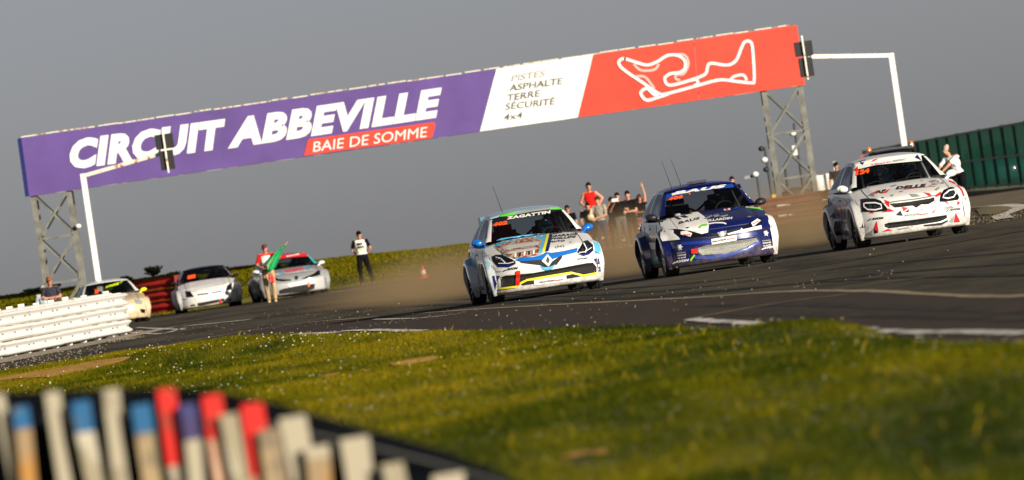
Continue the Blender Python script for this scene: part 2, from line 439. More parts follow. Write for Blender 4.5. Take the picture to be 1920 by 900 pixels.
        for cw in WX:
            for sd_ in (1, -1):
                m = MB(); m.lathe([(.235, -.10), (.235, .085), (.215, .095), (.20, .07), (.20, -.09)], 'Y', 28)
                m.lathe([(.06, .06), (.055, .085), (.001, .09)], 'Y', 14)
                for i in range(10):
                    a = 2 * pi * i / 10; m.bar((.05 * cos(a), .06, .05 * sin(a)), (.21 * cos(a), .075, .21 * sin(a)), .028, .03)
                m.lathe([(.2, -.02), (.02, -.02)], 'Y', 20)
                o = m.build('wheel', tm, s.root, loc=(cw, sd_ * (hw - .055), .31))
                o.rotation_euler = (0, 0, (0 if sd_ > 0 else pi) + (sp.get('steer', 0) if cw > -1 else 0))
                m = MB(); m.lathe([(.235, -.11), (.27, -.125), (.30, -.115), (.312, -.09), (.313, .08), (.302, .108), (.27, .118), (.235, .095)], 'Y', 36)
                for i in range(36):
                    a = 2 * pi * i / 36
                    for yy in (-.06, .0, .06): m.box((.313 * cos(a + yy), yy, .313 * sin(a + yy)), (.014, .045, .03), Matrix.Rotation(-a - yy, 3, 'Y'))
                m.build('tyre', RUBBER, o)
        # mirrors
        mm = sp.get('mirror') or s.bodym
        for sd_ in (1, -1):
            m = MB(); m.ell((-1.53, sd_ * (hw + .055), 1.04), (.06, .095, .062), 16, 10); m.ell((-1.50, sd_ * (hw + .03), 1.03), (.06, .085, .055), 12, 8); m.cap((-1.42, sd_ * (hw - .08), .95), (-1.50, sd_ * (hw + .0), 1.0), .03, .025, 8, 2)
            o = m.build('door_mirror', mm, s.root, True)
        # tail lights
        for sd_ in (1, -1):
            m = MB(); m.box((-4.02 + .16, sd_ * .72, .85), (.1, .22, .2)); m.build('tail_light', M('tail_light', (.4, .01, .01), .2, coat=1), s.root)
    def decal(s, name, vf, mat, layer=1, mode='view', parent=None, maxe=.05, smooth=True):
        """wrap flat print given in the elevation plane on to the skin of the car"""
        v, f = vf
        bm = bmesh.new(); bv = [bm.verts.new((x, y, 0)) for x, y in v]
        for q in f:
            try: bm.faces.new([bv[i] for i in q])
            except ValueError: pass
        bmesh.ops.triangulate(bm, faces=bm.faces)
        for _ in range(5):
            es = [e for e in bm.edges if e.calc_length() > maxe]
            if not es: break
            bmesh.ops.subdivide_edges(bm, edges=es, cuts=1); bmesh.ops.triangulate(bm, faces=bm.faces)
        if mode == 'view': d = Vector((-cos(s.yaw), sin(s.yaw), 0)); r = Vector((sin(s.yaw), cos(s.yaw), 0))
        elif mode == 'front': d = Vector((-1, 0, 0)); r = Vector((0, 1, 0))
        elif mode == 'right': d = Vector((0, 1, 0)); r = Vector((1, 0, 0))
        elif mode == 'left': d = Vector((0, -1, 0)); r = Vector((1, 0, 0))
        bad = []
        for p in bm.verts:
            o = r * p.co.x + Vector((0, 0, p.co.y)) - d * 4
            h, nn, _, _ = s.bvh.ray_cast(o, d)
            if h is None: bad.append(p); continue
            if nn.dot(d) > 0: nn = -nn
            p.co = h + (nn * .6 - d * .6) * .0045 * layer
        bmesh.ops.delete(bm, geom=bad, context='VERTS')
        bad = [f for f in bm.faces if max(e.calc_length() for e in f.edges) > .45]
        bmesh.ops.delete(bm, geom=bad, context='FACES_ONLY')
        for q in bm.faces: q.smooth = smooth
        me = bpy.data.meshes.new(name); bm.to_mesh(me); bm.free(); me.materials.append(mat)
        o = bpy.data.objects.new(name, me); C.objects.link(o); o.parent = parent or s.root
        return o
    def pg(s, name, pts, mat, layer=1, mode='view', parent=None):
        return s.decal(name, poly2d(s.P(pts) if mode == 'view' else pts), mat, layer, mode, parent)
    def tx(s, body, pl, pr, h, mat, layer=2, bold=.02, shear=.2, name='lettering'):
        """lettering: baseline ends pl, pr and height h in detail pixels"""
        v, f = text2d(body, bold, shear); a = s.e(pl); b = s.e(pr); hh = .8 * h / s.k / s.pxm
        return s.decal(name, (quadmap(v, a, b, (0, hh)), f), mat, layer, 'view', s.root, .12)
    def ln(s, name, pts, wd, mat, layer=2, mode='view', parent=None):
        return s.decal(name, strip2d(s.P(pts) if mode == 'view' else pts, wd), mat, layer, mode, parent)
    def lamp(s, outline, bulbs, ring=None, house=None):
        o = s.pg('headlight', outline, house or GLOSSBLACK, 2)
        for (cx, cy, rr) in bulbs:
            c = s.e((cx, cy)); rm = rr / s.k / s.pxm
            v = [(c[0], c[1])] + [(c[0] + rm * cos(2 * pi * i / 14), c[1] + rm * sin(2 * pi * i / 14)) for i in range(14)]
            s.decal('reflector', (v, [(0, i + 1, (i + 1) % 14 + 1) for i in range(14)]), CHROME, 3, 'view', o)
        for r in (ring or []): s.decal('light_guide', strip2d(s.P(r[0]), r[1]), M('light_guide', (.8, .8, .78), .3), 3, 'view', o)
        return o
    def shut_lines(s):
        for sd_, md in ((1, 'left'), (-1, 'right')):
            for pts in ([(-1.36, .95), (-1.34, .45), (-1.42, .24)], [(-2.52, .93), (-2.55, .5), (-2.5, .24)], [(-1.42, .24), (-2.5, .24)]):
                s.decal('door_seam', strip2d(pts, .012), BLACK, 1, md)
            s.decal('door_handle', strip2d([(-2.2, .84), (-2.42, .84)], .03), BLACK, 2, md)
# ------------------------------------------------------------------ people
def person(label, loc, rz=0, height=1.72, J=None, shirt=None, sleeves='short', pants=None, shoes=None, hair=None, cap=None, skin=None, glasses=False, beard=False, helmet=None, group=None, vox=.0115, extra=None, pantlen=1.0):
    D = dict(pel=(0, 0, .93), ch=(0, 0, 1.27), nk=(0, -.01, 1.455), hd=(0, -.035, 1.605),
             sL=(-.18, 0, 1.41), eL=(-.25, .03, 1.13), wL=(-.27, -.06, .89), sR=(.18, 0, 1.41), eR=(.25, .03, 1.13), wR=(.27, -.06, .89),
             hL=(-.09, 0, .90), kL=(-.11, -.02, .49), aL=(-.12, .03, .08), hR=(.09, 0, .90), kR=(.11, -.02, .49), aR=(.12, .03, .08))
    if J: D.update(J)
    D = {k: Vector(v) for k, v in D.items()}
    sk = skin or SKIN; m = MB(); segs = []
    def limb(reg, a, b, r0, r1): m.cap(a, b, r0, r1, 12, 3); segs.append((reg, Vector(a), Vector(b), (r0 + r1) / 2))
    ax = (D['sR'] - D['sL']).normalized(); up = (D['nk'] - D['pel']).normalized(); fw = up.cross(ax).normalized() * -1
    if fw.y > 0 and abs(rz) < .01 and abs(ax.x) > .7: fw = -fw
    rot = Matrix((ax, -fw, up)).transposed()
    m.ell(D['ch'], (.165, .105, .20), 16, 10, rot); m.ell(D['pel'] + up * .03, (.155, .105, .15), 16, 10, rot); m.ell(D['pel'] + up * .17, (.135, .092, .15), 16, 10, rot)
    m.ell(D['nk'] - up * .06, (.15, .075, .06), 14, 8, rot)
    for q in 'LR': m.cap(D['nk'] - up * .05, D['s' + q] + up * .005, .062, .060, 12, 3)
    segs.append(('torso', D['pel'] + up * .12, D['nk'] - up * .03, .15)); segs.append(('pelvis', D['pel'] - up * .06, D['pel'] + up * .04, .14))
    limb('head', D['nk'] - up * .04, D['hd'] - up * .05, .056, .052)
    # head: skull, jaw, nose, ears
    m.ell(D['hd'] + Vector((0, 0, .03)), (.076, .095, .10), 16, 12); m.ell(D['hd'] + fw * .02 + Vector((0, 0, -.05)), (.058, .066, .072), 14, 9)
    m.cap(D['hd'] + fw * .085 + Vector((0, 0, .015)), D['hd'] + fw * .105 + Vector((0, 0, -.02)), .011, .016, 8, 2)
    for q in (-1, 1): m.ell(D['hd'] + ax * .078 * q + Vector((0, 0, .0)), (.012, .02, .03), 8, 6)
    segs.append(('head', D['hd'] - up * .06, D['hd'] + up * .06, .09))
    for q in 'LR':
        s_, e_, w_ = D['s' + q], D['e' + q], D['w' + q]
        limb('upper', s_, e_, .056, .043); limb('fore', e_, w_, .042, .028)
        d = (w_ - e_).normalized(); side = d.cross(Vector((0, 1, 0)))
        side = side.normalized() if side.length > .2 else Vector((1, 0, 0)); pn = d.cross(side).normalized()
        hm = Matrix((side, pn, d)).transposed(); pc = w_ + d * .05
        m.ell(pc, (.042, .018, .055), 10, 7, hm)
        for k_, (o_, l_) in enumerate(((-.032, .062), (-.011, .075), (.011, .070), (.031, .055))):
            a = pc + d * .035 + side * o_; b = a + d * l_ * .55 + pn * .01; c = b + d * l_ * .4 + pn * .026
            m.cap(a, b, .0095, .009, 6, 2); m.cap(b, c, .009, .0078, 6, 2)
        a = w_ + d * .025 + side * .036; m.cap(a, a + side * .03 + d * .04 + pn * .012, .012, .010, 6, 2)
        segs.append(('hand', w_ + d * .02, pc + d * .09, .04))
        h_, k_, a_ = D['h' + q], D['k' + q], D['a' + q]
        limb('thigh', h_, k_, .085, .058); limb('shin', k_, a_, .056, .038)
        f2 = a_ + fw * .13 - Vector((0, 0, .045)); f1 = a_ - fw * .035 - Vector((0, 0, .035))
        m.cap(f1, f2, .042, .036, 10, 3); segs.append(('foot', f1 - Vector((0, 0, .02)), f2 - Vector((0, 0, .02)), .05))
    me = m.mesh('person_form', sk); o = bpy.data.objects.new('person_form', me); C.objects.link(o)
    r = o.modifiers.new('r', 'REMESH'); r.mode = 'VOXEL'; r.voxel_size = vox
    sm = o.modifiers.new('s', 'SMOOTH'); sm.factor = .5; sm.iterations = 3
    dg = bpy.context.evaluated_depsgraph_get(); ev = o.evaluated_get(dg); m2 = bpy.data.meshes.new_from_object(ev)
    bpy.data.objects.remove(o); bpy.data.meshes.remove(me)
    m2.name = 'body'; m2.materials.clear(); m2.materials.append(sk)
    n = len(m2.vertices); V = np.empty(n * 3); m2.vertices.foreach_get('co', V); V = V.reshape(-1, 3)
    NN = np.empty(n * 3); m2.vertices.foreach_get('normal', NN); NN = NN.reshape(-1, 3)
    best = np.full(n, 9.); reg = np.zeros(n, int); par = np.zeros(n)
    names = ['head', 'torso', 'pelvis', 'upper', 'fore', 'hand', 'thigh', 'shin', 'foot']
    for g, a, b, rr in segs:
        a = np.array(a); b = np.array(b); d = b - a; t = np.clip(((V - a) @ d) / (d @ d), 0, 1)
        ds = np.linalg.norm(V - a - t[:, None] * d, axis=1) - rr
        k = ds < best; best[k] = ds[k]; reg[k] = names.index(g); par[k] = t[k]
    sc = height / 1.75
    root = thing('person', label, 'person', loc, rz, group); root.scale = (sc, sc, sc)
    for p in m2.polygons: p.use_smooth = True
    bo = bpy.data.objects.new('body', m2); C.objects.link(bo); bo.parent = root
    nf = len(m2.polygons); F = np.array([tuple(p.vertices) if len(p.vertices) == 4 else tuple(p.vertices) + (p.vertices[-1],) for p in m2.polygons])
    def cloth(name, mask, mat, off):
        fm = mask[F].all(axis=1); FF = F[fm]
        if not len(FF): return
        us, inv = np.unique(FF, return_inverse=True); inv = inv.reshape(FF.shape)
        P = V[us] + NN[us] * off
        P += NN[us] * (np.sin(P[:, 2:3] * 38 + P[:, 0:1] * 31) * np.sin(P[:, 2:3] * 23 - P[:, 0:1] * 17)) * .0045   # cloth folds
        me = bpy.data.meshes.new(name); me.from_pydata(P.tolist(), [], [tuple(dict.fromkeys(q)) for q in inv.tolist()]); me.materials.append(mat)
        me.polygons.foreach_set('use_smooth', [True] * len(me.polygons)); me.update()
        c = bpy.data.objects.new(name, me); C.objects.link(c); c.parent = root; return c
    g = lambda s_: reg == names.index(s_)
    if shirt:
        mk = g('torso') | g('pelvis')
        if sleeves == 'short': mk |= g('upper') & (par < .75)
        if sleeves == 'long': mk |= g('upper') | (g('fore') & (par < .93))
        cloth('shirt', mk & ~((V[:, 2] > D['nk'].z + .0)), shirt, .014)
    cloth('trousers', (g('pelvis') & (V[:, 2] < D['pel'].z + .06)) | g('thigh') | (g('shin') & (par < pantlen * .97)), pants or M('dark_trousers', (.02, .02, .024), .85, var=.3), .018)
    cloth('shoes', g('foot') & (V[:, 2] < max(D['aL'].z, D['aR'].z) + .02), shoes or M('dark_shoe', (.03, .02, .02), .7), .008)
    if extra: extra(root, cloth, g, V, par, D)
    hc = D['hd']
    # eyes, mouth
    e = MB()
    for q in (-1, 1): e.ell(hc + fw * .088 + ax * .03 * q + Vector((0, 0, .012)), (.013, .008, .008), 8, 6)
    e.build('eye', M('eye', (.03, .02, .015), .3), root, True)
    e = MB(); e.cap(hc + fw * .083 - ax * .02 + Vector((0, 0, -.052)), hc + fw * .083 + ax * .02 + Vector((0, 0, -.052)), .006, .006, 6, 2); e.build('mouth', M('lips', (.3, .08, .06), .5), root, True)
    if glasses:
        e = MB()
        for q in (-1, 1): e.ell(hc + fw * .096 + ax * .034 * q + Vector((0, 0, .014)), (.028, .010, .02), 10, 6)
        e.build('sunglasses', GLOSSBLACK, root, True)
    hm = hair or cap or helmet
    if helmet:
        e = MB(); e.ell(hc + Vector((0, 0, .02)), (.135, .15, .15), 20, 14); e.build('helmet', helmet, root, True)
        e = MB(); e.ell(hc + fw * .045 + Vector((0, 0, .025)), (.115, .115, .052), 18, 8); e.build('visor', GLOSSBLACK, root, True)
    elif hm:
        G = []
        for i in range(8):
            t = (pi * .5) * i / 7 + .0
            row = []
            for k in range(25):
                a = 2 * pi * k / 24; lo = .0 if cap else -.045 * max(0, sin(a)) - .035 * (1 - abs(sin(a))) * .6
                x = .086 * cos(t) ** .8 * cos(a) if t < pi / 2 - .01 else 0; y = .106 * cos(t) ** .8 * sin(a) if t < pi / 2 - .01 else 0
                z = .045 + (.092 if cap else .098) * sin(t) + lo * (1 - t / (pi / 2)) * 1.6
                row.append(hc + ax * x - fw * y + Vector((0, 0, z)))
            G.append(row)
        e = MB(); e.grid(G); e.build('cap' if cap else 'hair', hm, root, True)
        if cap:
            G = []
            for i in range(4):
                r_ = i / 3; G.append([hc + ax * (.075 * sin(b_)) + fw * (.085 + .075 * r_ * cos(b_) - .03 * (1 - cos(b_))) + Vector((0, 0, .05 - .02 * r_)) for b_ in [pi / 2 * k / 6 for k in range(-6, 7)]])
            e = MB(); e.grid(G); b = e.build('cap_brim', cap, root, True)
            md = b.modifiers.new('t', 'SOLIDIFY'); md.thickness = .006
    return root

def wheel_cone(): pass
# ------------------------------------------------------------------ the ground
# near edge of the asphalt as seen across the grass: (X, Y)
EDGE = [(-40, 172), (-20, 163), (-13, 156)] + [tuple(Gp(*p)[:2]) for p in ((0, 702), (150, 677), (300, 654), (480, 638), (660, 631), (850, 625), (1000, 620), (1150, 613), (1290, 613), (1360, 618), (1440, 623), (1500, 618), (1600, 622), (1660, 640), (1790, 642), (1925, 646))] + [(5.2, 40), (6.4, 24), (8, 12), (10, 4)]
for _i in range(1, len(EDGE)): EDGE[_i] = (EDGE[_i][0], min(EDGE[_i][1], EDGE[_i - 1][1] - .3))
HUMP = [Gp(1565, 640), Gp(1520, 636), Gp(1470, 640)]
def edge_x(Y):
    for a, b in zip(EDGE[:-1], EDGE[1:]):
        if b[1] <= Y <= a[1]: return a[0] + (b[0] - a[0]) * (Y - a[1]) / (b[1] - a[1])
    return -60 if Y > EDGE[0][1] else 11
def on_grass(x, y): return y < EDGE[0][1] and x < edge_x(y) - .0 or (y < EDGE[0][1] and x < -40)

m = MB(); G = []
ys = [-60, 0, 60, 120, 180, 240, 300, 340, 380, 430, 500, 700, 1200, 3000, 9000, 20000]
def drop(y): return -.02 - (0 if y < 340 else (y - 340) * .008 if y < 1200 else 6.9 + (y - 1200) * .003)
for y in ys: G.append([Vector((x, y, drop(y))) for x in (-20000, -4000, -800, -200, -60, -30, -10, 0, 10, 30, 60, 200, 800, 4000, 20000)])
m.grid(G, flip=True); tag(m.build('ground', M('far_grass', (.075, .085, .02), .95, var=.35, vs=.05, rgb2=(.12, .09, .035))), kind='structure')

def road_mat():
    m = bpy.data.materials.new('asphalt'); m.use_nodes = True; n = m.node_tree; L = n.links; b = n.nodes['Principled BSDF']
    tc = n.nodes.new('ShaderNodeTexCoord')
    def nz(scale, sx=1, sy=1, det=5):
        mp = n.nodes.new('ShaderNodeMapping'); mp.inputs['Scale'].default_value = (sx, sy, 1); L.new(tc.outputs['Object'], mp.inputs[0])
        t = n.nodes.new('ShaderNodeTexNoise'); t.inputs['Scale'].default_value = scale; t.inputs['Detail'].default_value = det; L.new(mp.outputs[0], t.inputs['Vector']); return t.outputs['Fac']
    def ramp(f, a, b_):
        r = n.nodes.new('ShaderNodeMapRange'); r.inputs['From Min'].default_value = a; r.inputs['From Max'].default_value = b_; L.new(f, r.inputs[0]); return r.outputs[0]
    def mix(f, a, b_):
        x = n.nodes.new('ShaderNodeMix'); x.data_type = 'RGBA'; L.new(f, x.inputs[0])
        for i, c in ((6, a), (7, b_)):
            if isinstance(c, tuple): x.inputs[i].default_value = (*c, 1)
            else: L.new(c, x.inputs[i])
        return x.outputs[2]
    c = mix(ramp(nz(.5, 1, .25), .35, .65), (.074, .062, .040), (.036, .031, .021))
    c = mix(ramp(nz(.9, .6, .12), .52, .66), c, (.020, .018, .014))          # rubbered racing line
    c = mix(ramp(nz(2.2, 1, .3), .54, .72), c, (.10, .07, .035))            # dry dust carried on to the track
    c = mix(ramp(nz(40, 1, 1, 2), .62, .72), c, (.075, .065, .045))          # chippings
    L.new(c, b.inputs['Base Color']); b.inputs['Roughness'].default_value = .9; b.inputs['Specular IOR Level'].default_value = .2
    bp = n.nodes.new('ShaderNodeBump'); bp.inputs['Strength'].default_value = .7; bp.inputs['Distance'].default_value = .012; L.new(nz(55), bp.inputs['Height']); L.new(bp.outputs[0], b.inputs['Normal'])
    return m
ASPH = road_mat()
m = MB(); G = []
for i in range(60):
    y = 2 + 266 * i / 59; x0 = max(-45, edge_x(y) - .8) if y < 172 else -45
    G.append([Vector((x0 + (45 - x0) * j / 30, y, 0)) for j in range(31)])
m.grid(G, flip=True); tag(m.build('racetrack', ASPH), kind='structure')
# newer dark lane in front, its dusty seam and the painted edge marks
seam = [Gp(*p) for p in [(300, 650), (440, 625), (560, 607), (700, 595), (870, 582), (1040, 572), (1200, 564), (1340, 556), (1480, 547), (1600, 546), (1700, 550), (1800, 555), (1920, 556), (2100, 545)]]
def ribbon(name, pts, wd, z, mat, kind='structure', jit=0., n=6):
    P = []
    for i in range(len(pts) - 1):
        for k in range(n):
            t = k / n; a = pts[max(i - 1, 0)]; b = pts[i]; c = pts[i + 1]; d = pts[min(i + 2, len(pts) - 1)]
            P.append((crom(a[0], b[0], c[0], d[0], t), crom(a[1], b[1], c[1], d[1], t)))
    P.append((pts[-1][0], pts[-1][1])); v, f = strip2d(P, wd)
    if jit: v = [(x + rnd.uniform(-jit, jit), y + rnd.uniform(-jit, jit) * 3) for x, y in v]
    mm = MB(); mm.add([(x, y, z) for x, y in v], [q[::-1] for q in f]); o = mm.build(name, mat, fixn=True)
    if kind: tag(o, kind=kind)
    return o
m = MB(); top = []
for y in range(10, 160, 4):
    # the lane reaches from the grass to the seam
    sx = None
    for a, b in zip(seam[:-1], seam[1:]):
        if min(a.y, b.y) <= y <= max(a.y, b.y): sx = a.x + (b.x - a.x) * (y - a.y) / (b.y - a.y)
    if sx is None: sx = seam[-1].x + (70 - y) * .05 if y < 80 else edge_x(y)
    x0 = edge_x(y) - .7; top.append([Vector((x0 + (max(sx, x0 + .05) - x0) * j / 6, y, .004)) for j in range(7)])
m.grid(top, flip=True); tag(m.build('lane', M('new_asphalt', (.048, .034, .025), .9, spec=.2, var=.3, vs=2.5, bump=.6, bs=70)), kind='structure')
ribbon('seam_line', [(p.x, p.y) for p in seam], .16, .008, M('dust_line', (.24, .19, .11), .9, var=.4, vs=3), jit=.03)
ribbon('seam_line', [tuple(Gp(*p)[:2]) for p in [(1290, 600), (1380, 583), (1480, 566), (1590, 553)]], .12, .012, M('dust_line', (0, 0, 0)), jit=.03)
ribbon('seam_line', [tuple(Gp(*p)[:2]) for p in [(1560, 545), (1680, 528), (1780, 517)]], .14, .012, M('faint_dust', (.09, .08, .055), .9), jit=.03)
WPAINT = M('worn_white_paint', (.72, .70, .64), .7, rgb2=(.12, .10, .08), vs=3.2, thr=.54)
for pts, wd in (([(1296, 600), (1340, 604), (1432, 609)], .18), ([(1640, 622), (1720, 625), (1820, 625), (1925, 627)], .17), ([(1500, 606), (1570, 612), (1640, 619)], .1),
                ([(640, 622), (700, 620), (790, 622)], .2), ([(545, 628), (600, 626), (640, 624)], .25), ([(250, 624), (300, 627), (330, 620), (345, 616)], .14), ([(256, 615), (300, 617), (345, 619)], .12),
                ([(350, 612), (400, 607), (470, 600)], .2), ([(400, 575), (470, 566), (600, 551)], .2), ([(610, 550), (700, 539), (790, 528)], .25), ([(700, 600), (780, 598), (860, 590)], .1)):
    ribbon('paint_line', [tuple(Gp(*p)[:2]) for p in pts], wd, .014, WPAINT, jit=.02)
RUB = M('rubber_marks', (.019, .017, .013), .8, rgb2=(.046, .039, .026), vs=1.1, thr=.52, spec=.2)
for k, pts in enumerate(([(470, 588), (640, 570), (900, 560), (1250, 545), (1600, 500), (1940, 470)], [(480, 596), (700, 578), (980, 566), (1300, 552), (1640, 515), (1940, 492)], [(560, 580), (800, 560), (1100, 545), (1400, 520), (1700, 470), (1940, 430)], [(1180, 560), (1400, 540), (1650, 522), (1940, 515)], [(1300, 575), (1500, 572), (1700, 578), (1940, 585)], [(1380, 590), (1600, 592), (1940, 600)], [(330, 600), (500, 575), (700, 545), (900, 520)])):
    ribbon('tyre_mark', [tuple(Gp(*p)[:2]) for p in pts], .24, .006 + .0003 * k, RUB, jit=.02)
# white marking curling round the dirt island on the right
ribbon('paint_line', [tuple(Gp(*p)[:2]) for p in [(1832, 388), (1870, 386), (1905, 386), (1908, 392), (1893, 399), (1876, 405), (1885, 411)]], .35, .016, WPAINT, n=8)
def patch(name, pts, z, mat, kind='structure', n=3, amp=0.):
    """low mound with an uneven outline"""
    c = Vector((sum(p[0] for p in pts) / len(pts), sum(p[1] for p in pts) / len(pts), 0)); mm = MB(); P = []
    for r_ in range(n + 1):
        t = 1 - r_ / (n + .001); row = []
        for i in range(len(pts) * 3 + 1):
            k = i // 3 % len(pts); q = (i % 3) / 3; a = pts[k]; b = pts[(k + 1) % len(pts)]
            x = a[0] + (b[0] - a[0]) * q; y = a[1] + (b[1] - a[1]) * q
            row.append(Vector((c.x + (x - c.x) * t, c.y + (y - c.y) * t, z + amp * (1 - t * t) * (.7 + .5 * noise.noise(Vector((x * t * .8, y * t * .3, 3)))))))
        P.append(row)
    mm.grid(P); return tag(mm.build(name, mat, fixn=True, smooth=True), kind=kind)
DIRT = M('gravelly_dirt', (.17, .115, .06), .95, var=.45, vs=1.6, bump=1., bs=25, rgb2=(.07, .065, .03))
patch('dirt_verge', [(11.2, 196), (12.5, 190), (17, 186), (22, 200), (26, 262), (9.8, 262), (8.6, 246), (9.4, 222)], .01, DIRT, amp=.06)
patch('dirt_island', [tuple(Gp(*p)[:2]) for p in [(1830, 394), (1850, 388), (1890, 388), (1900, 392), (1870, 402), (1838, 404)]], .02, M('island_grass', (.13, .10, .03), .95, var=.5, vs=2), amp=.05)
patch('gravel_strip', [(-13.4, 168), (-11.2, 173), (-9.0, 192), (-8.6, 200), (-8.0, 199), (-8.6, 186), (-10.2, 170), (-12.2, 163)], .01, M('pale_gravel', (.30, .25, .19), .95, var=.5, vs=4, bump=1, bs=20), amp=.04)

# ------------------------------------------------------------------ foreground grass
def gz(x, y):
    e = edge_x(y) - x
    k = min(1, max(0, e / 1.2))
    z = .10 * k * (.6 + noise.noise(Vector((x * .25, y * .05, 0)))) + .16 * k * max(0, noise.noise(Vector((x * .12 + 5, y * .03, 2)))) + .02 * noise.noise(Vector((x * 2, y * .5, 7)))
    return max(.012, z + .012)
def gzd(x, y):
    # mounded strip beside the lane on the right, with a hollow in front of it
    b = 0
    for q in HUMP: b = max(b, math.exp(-((x - q.x) / .35) ** 2 - ((y - q.y) / 4.0) ** 2))
    return gz(x, y) + .10 * b
GR1 = M('short_turf', (.095, .098, .010), .9, var=.35, vs=1.5, bump=.8, bs=18)
m = MB(); G = []
for i in range(150):
    y = 14 + (171.5 - 14) * i / 149; x1 = edge_x(y) - .0; x0 = min(-.09 * y - 4, x1 - 6)
    G.append([Vector((x0 + (x1 - x0) * (j / 46) ** .8, y, 0)) for j in range(47)])
for r_ in G:
    for p in r_: p.z = gzd(p.x, p.y)
m.grid(G, flip=True)
def turf_mat(k=1.):
    m = bpy.data.materials.new('turf'); m.use_nodes = True; n = m.node_tree; L = n.links; b = n.nodes['Principled BSDF']
    tc = n.nodes.new('ShaderNodeTexCoord'); nz = n.nodes.new('ShaderNodeTexNoise'); nz.inputs['Scale'].default_value = .6; nz.inputs['Detail'].default_value = 6; L.new(tc.outputs['Object'], nz.inputs[0])
    r = n.nodes.new('ShaderNodeValToRGB'); L.new(nz.outputs['Fac'], r.inputs[0])
    r.color_ramp.elements[0].position = .4; r.color_ramp.elements[0].color = (.02 * k * k, .035 * k * k, .002, 1)
    r.color_ramp.elements[1].position = .66; r.color_ramp.elements[1].color = (.15 * k, .13 * k, .008, 1)
    e = r.color_ramp.elements.new(.5); e.color = (.095 * k, .095 * k, .004, 1)
    L.new(r.outputs[0], b.inputs['Base Color']); b.inputs['Roughness'].default_value = .9
    return m
tag(m.build('lawn', turf_mat(), smooth=True), kind='structure')
bare = [[(0, 728), (0, 722), (120, 700), (235, 689), (250, 692), (200, 704), (100, 722)], [(735, 690), (760, 682), (815, 672), (822, 678), (770, 692)], [(660, 706), (685, 699), (703, 700), (690, 710)], [(596, 714), (620, 707), (640, 709), (618, 718)],
        [(1050, 896), (1080, 876), (1135, 862), (1140, 872), (1100, 890)]]
barep = [[tuple(Gp(*p)[:2]) for p in b] for b in bare]
SAND = M('sandy_soil', (.52, .25, .035), .95, var=.3, vs=3, bump=.8, bs=25)
for b in barep:
    cx = sum(p[0] for p in b) / len(b); cy = sum(p[1] for p in b) / len(b)
    mm = MB(); rows = []
    for t in (1, .8, .6, .4, .2, .02):
        rows.append([Vector((cx + (b[i % len(b)][0] * (1 - q) + b[(i + 1) % len(b)][0] * q - cx) * t, cy + (b[i % len(b)][1] * (1 - q) + b[(i + 1) % len(b)][1] * q - cy) * t, 0)) for i in range(len(b)) for q in (0, .33, .66)])
        rows[-1].append(rows[-1][0].copy())
    for r_ in rows:
        for p in r_:
            p.x += .05 * noise.noise(Vector((p.x * 5, p.y * .7, 1))) * 2; p.y += .8 * noise.noise(Vector((p.x * 4, p.y * .5, 8))) * 2; p.z = gzd(p.x, p.y) + .016
    mm.grid(rows); tag(mm.build('bare_soil', SAND, fixn=True, smooth=True), kind='structure')

def blade_mat(name, stops, tr=.35):
    m = bpy.data.materials.new(name); m.use_nodes = True; n = m.node_tree; L = n.links; b = n.nodes['Principled BSDF']; out = n.nodes['Material Output']
    at = n.nodes.new('ShaderNodeAttribute'); at.attribute_name = 'tone'; r = n.nodes.new('ShaderNodeValToRGB'); L.new(at.outputs['Fac'], r.inputs[0])
    el = r.color_ramp.elements; el[0].position = 0; el[0].color = (*stops[0], 1); el[1].position = 1; el[1].color = (*stops[-1], 1)
    for i, c in enumerate(stops[1:-1]): e = el.new((i + 1) / (len(stops) - 1)); e.color = (*c, 1)
    L.new(r.outputs[0], b.inputs['Base Color']); b.inputs['Roughness'].default_value = .9; b.inputs['Specular IOR Level'].default_value = .08
    t = n.nodes.new('ShaderNodeBsdfTranslucent'); L.new(r.outputs[0], t.inputs[0]); mx = n.nodes.new('ShaderNodeMixShader'); mx.inputs[0].default_value = tr
    L.new(b.outputs[0], mx.inputs[1]); L.new(t.outputs[0], mx.inputs[2]); L.new(mx.outputs[0], out.inputs[0])
    return m
BLADE = blade_mat('grass_blades', [(.013, .027, .001), (.046, .062, .0015), (.118, .112, .002), (.20, .165, .003), (.26, .18, .010)])
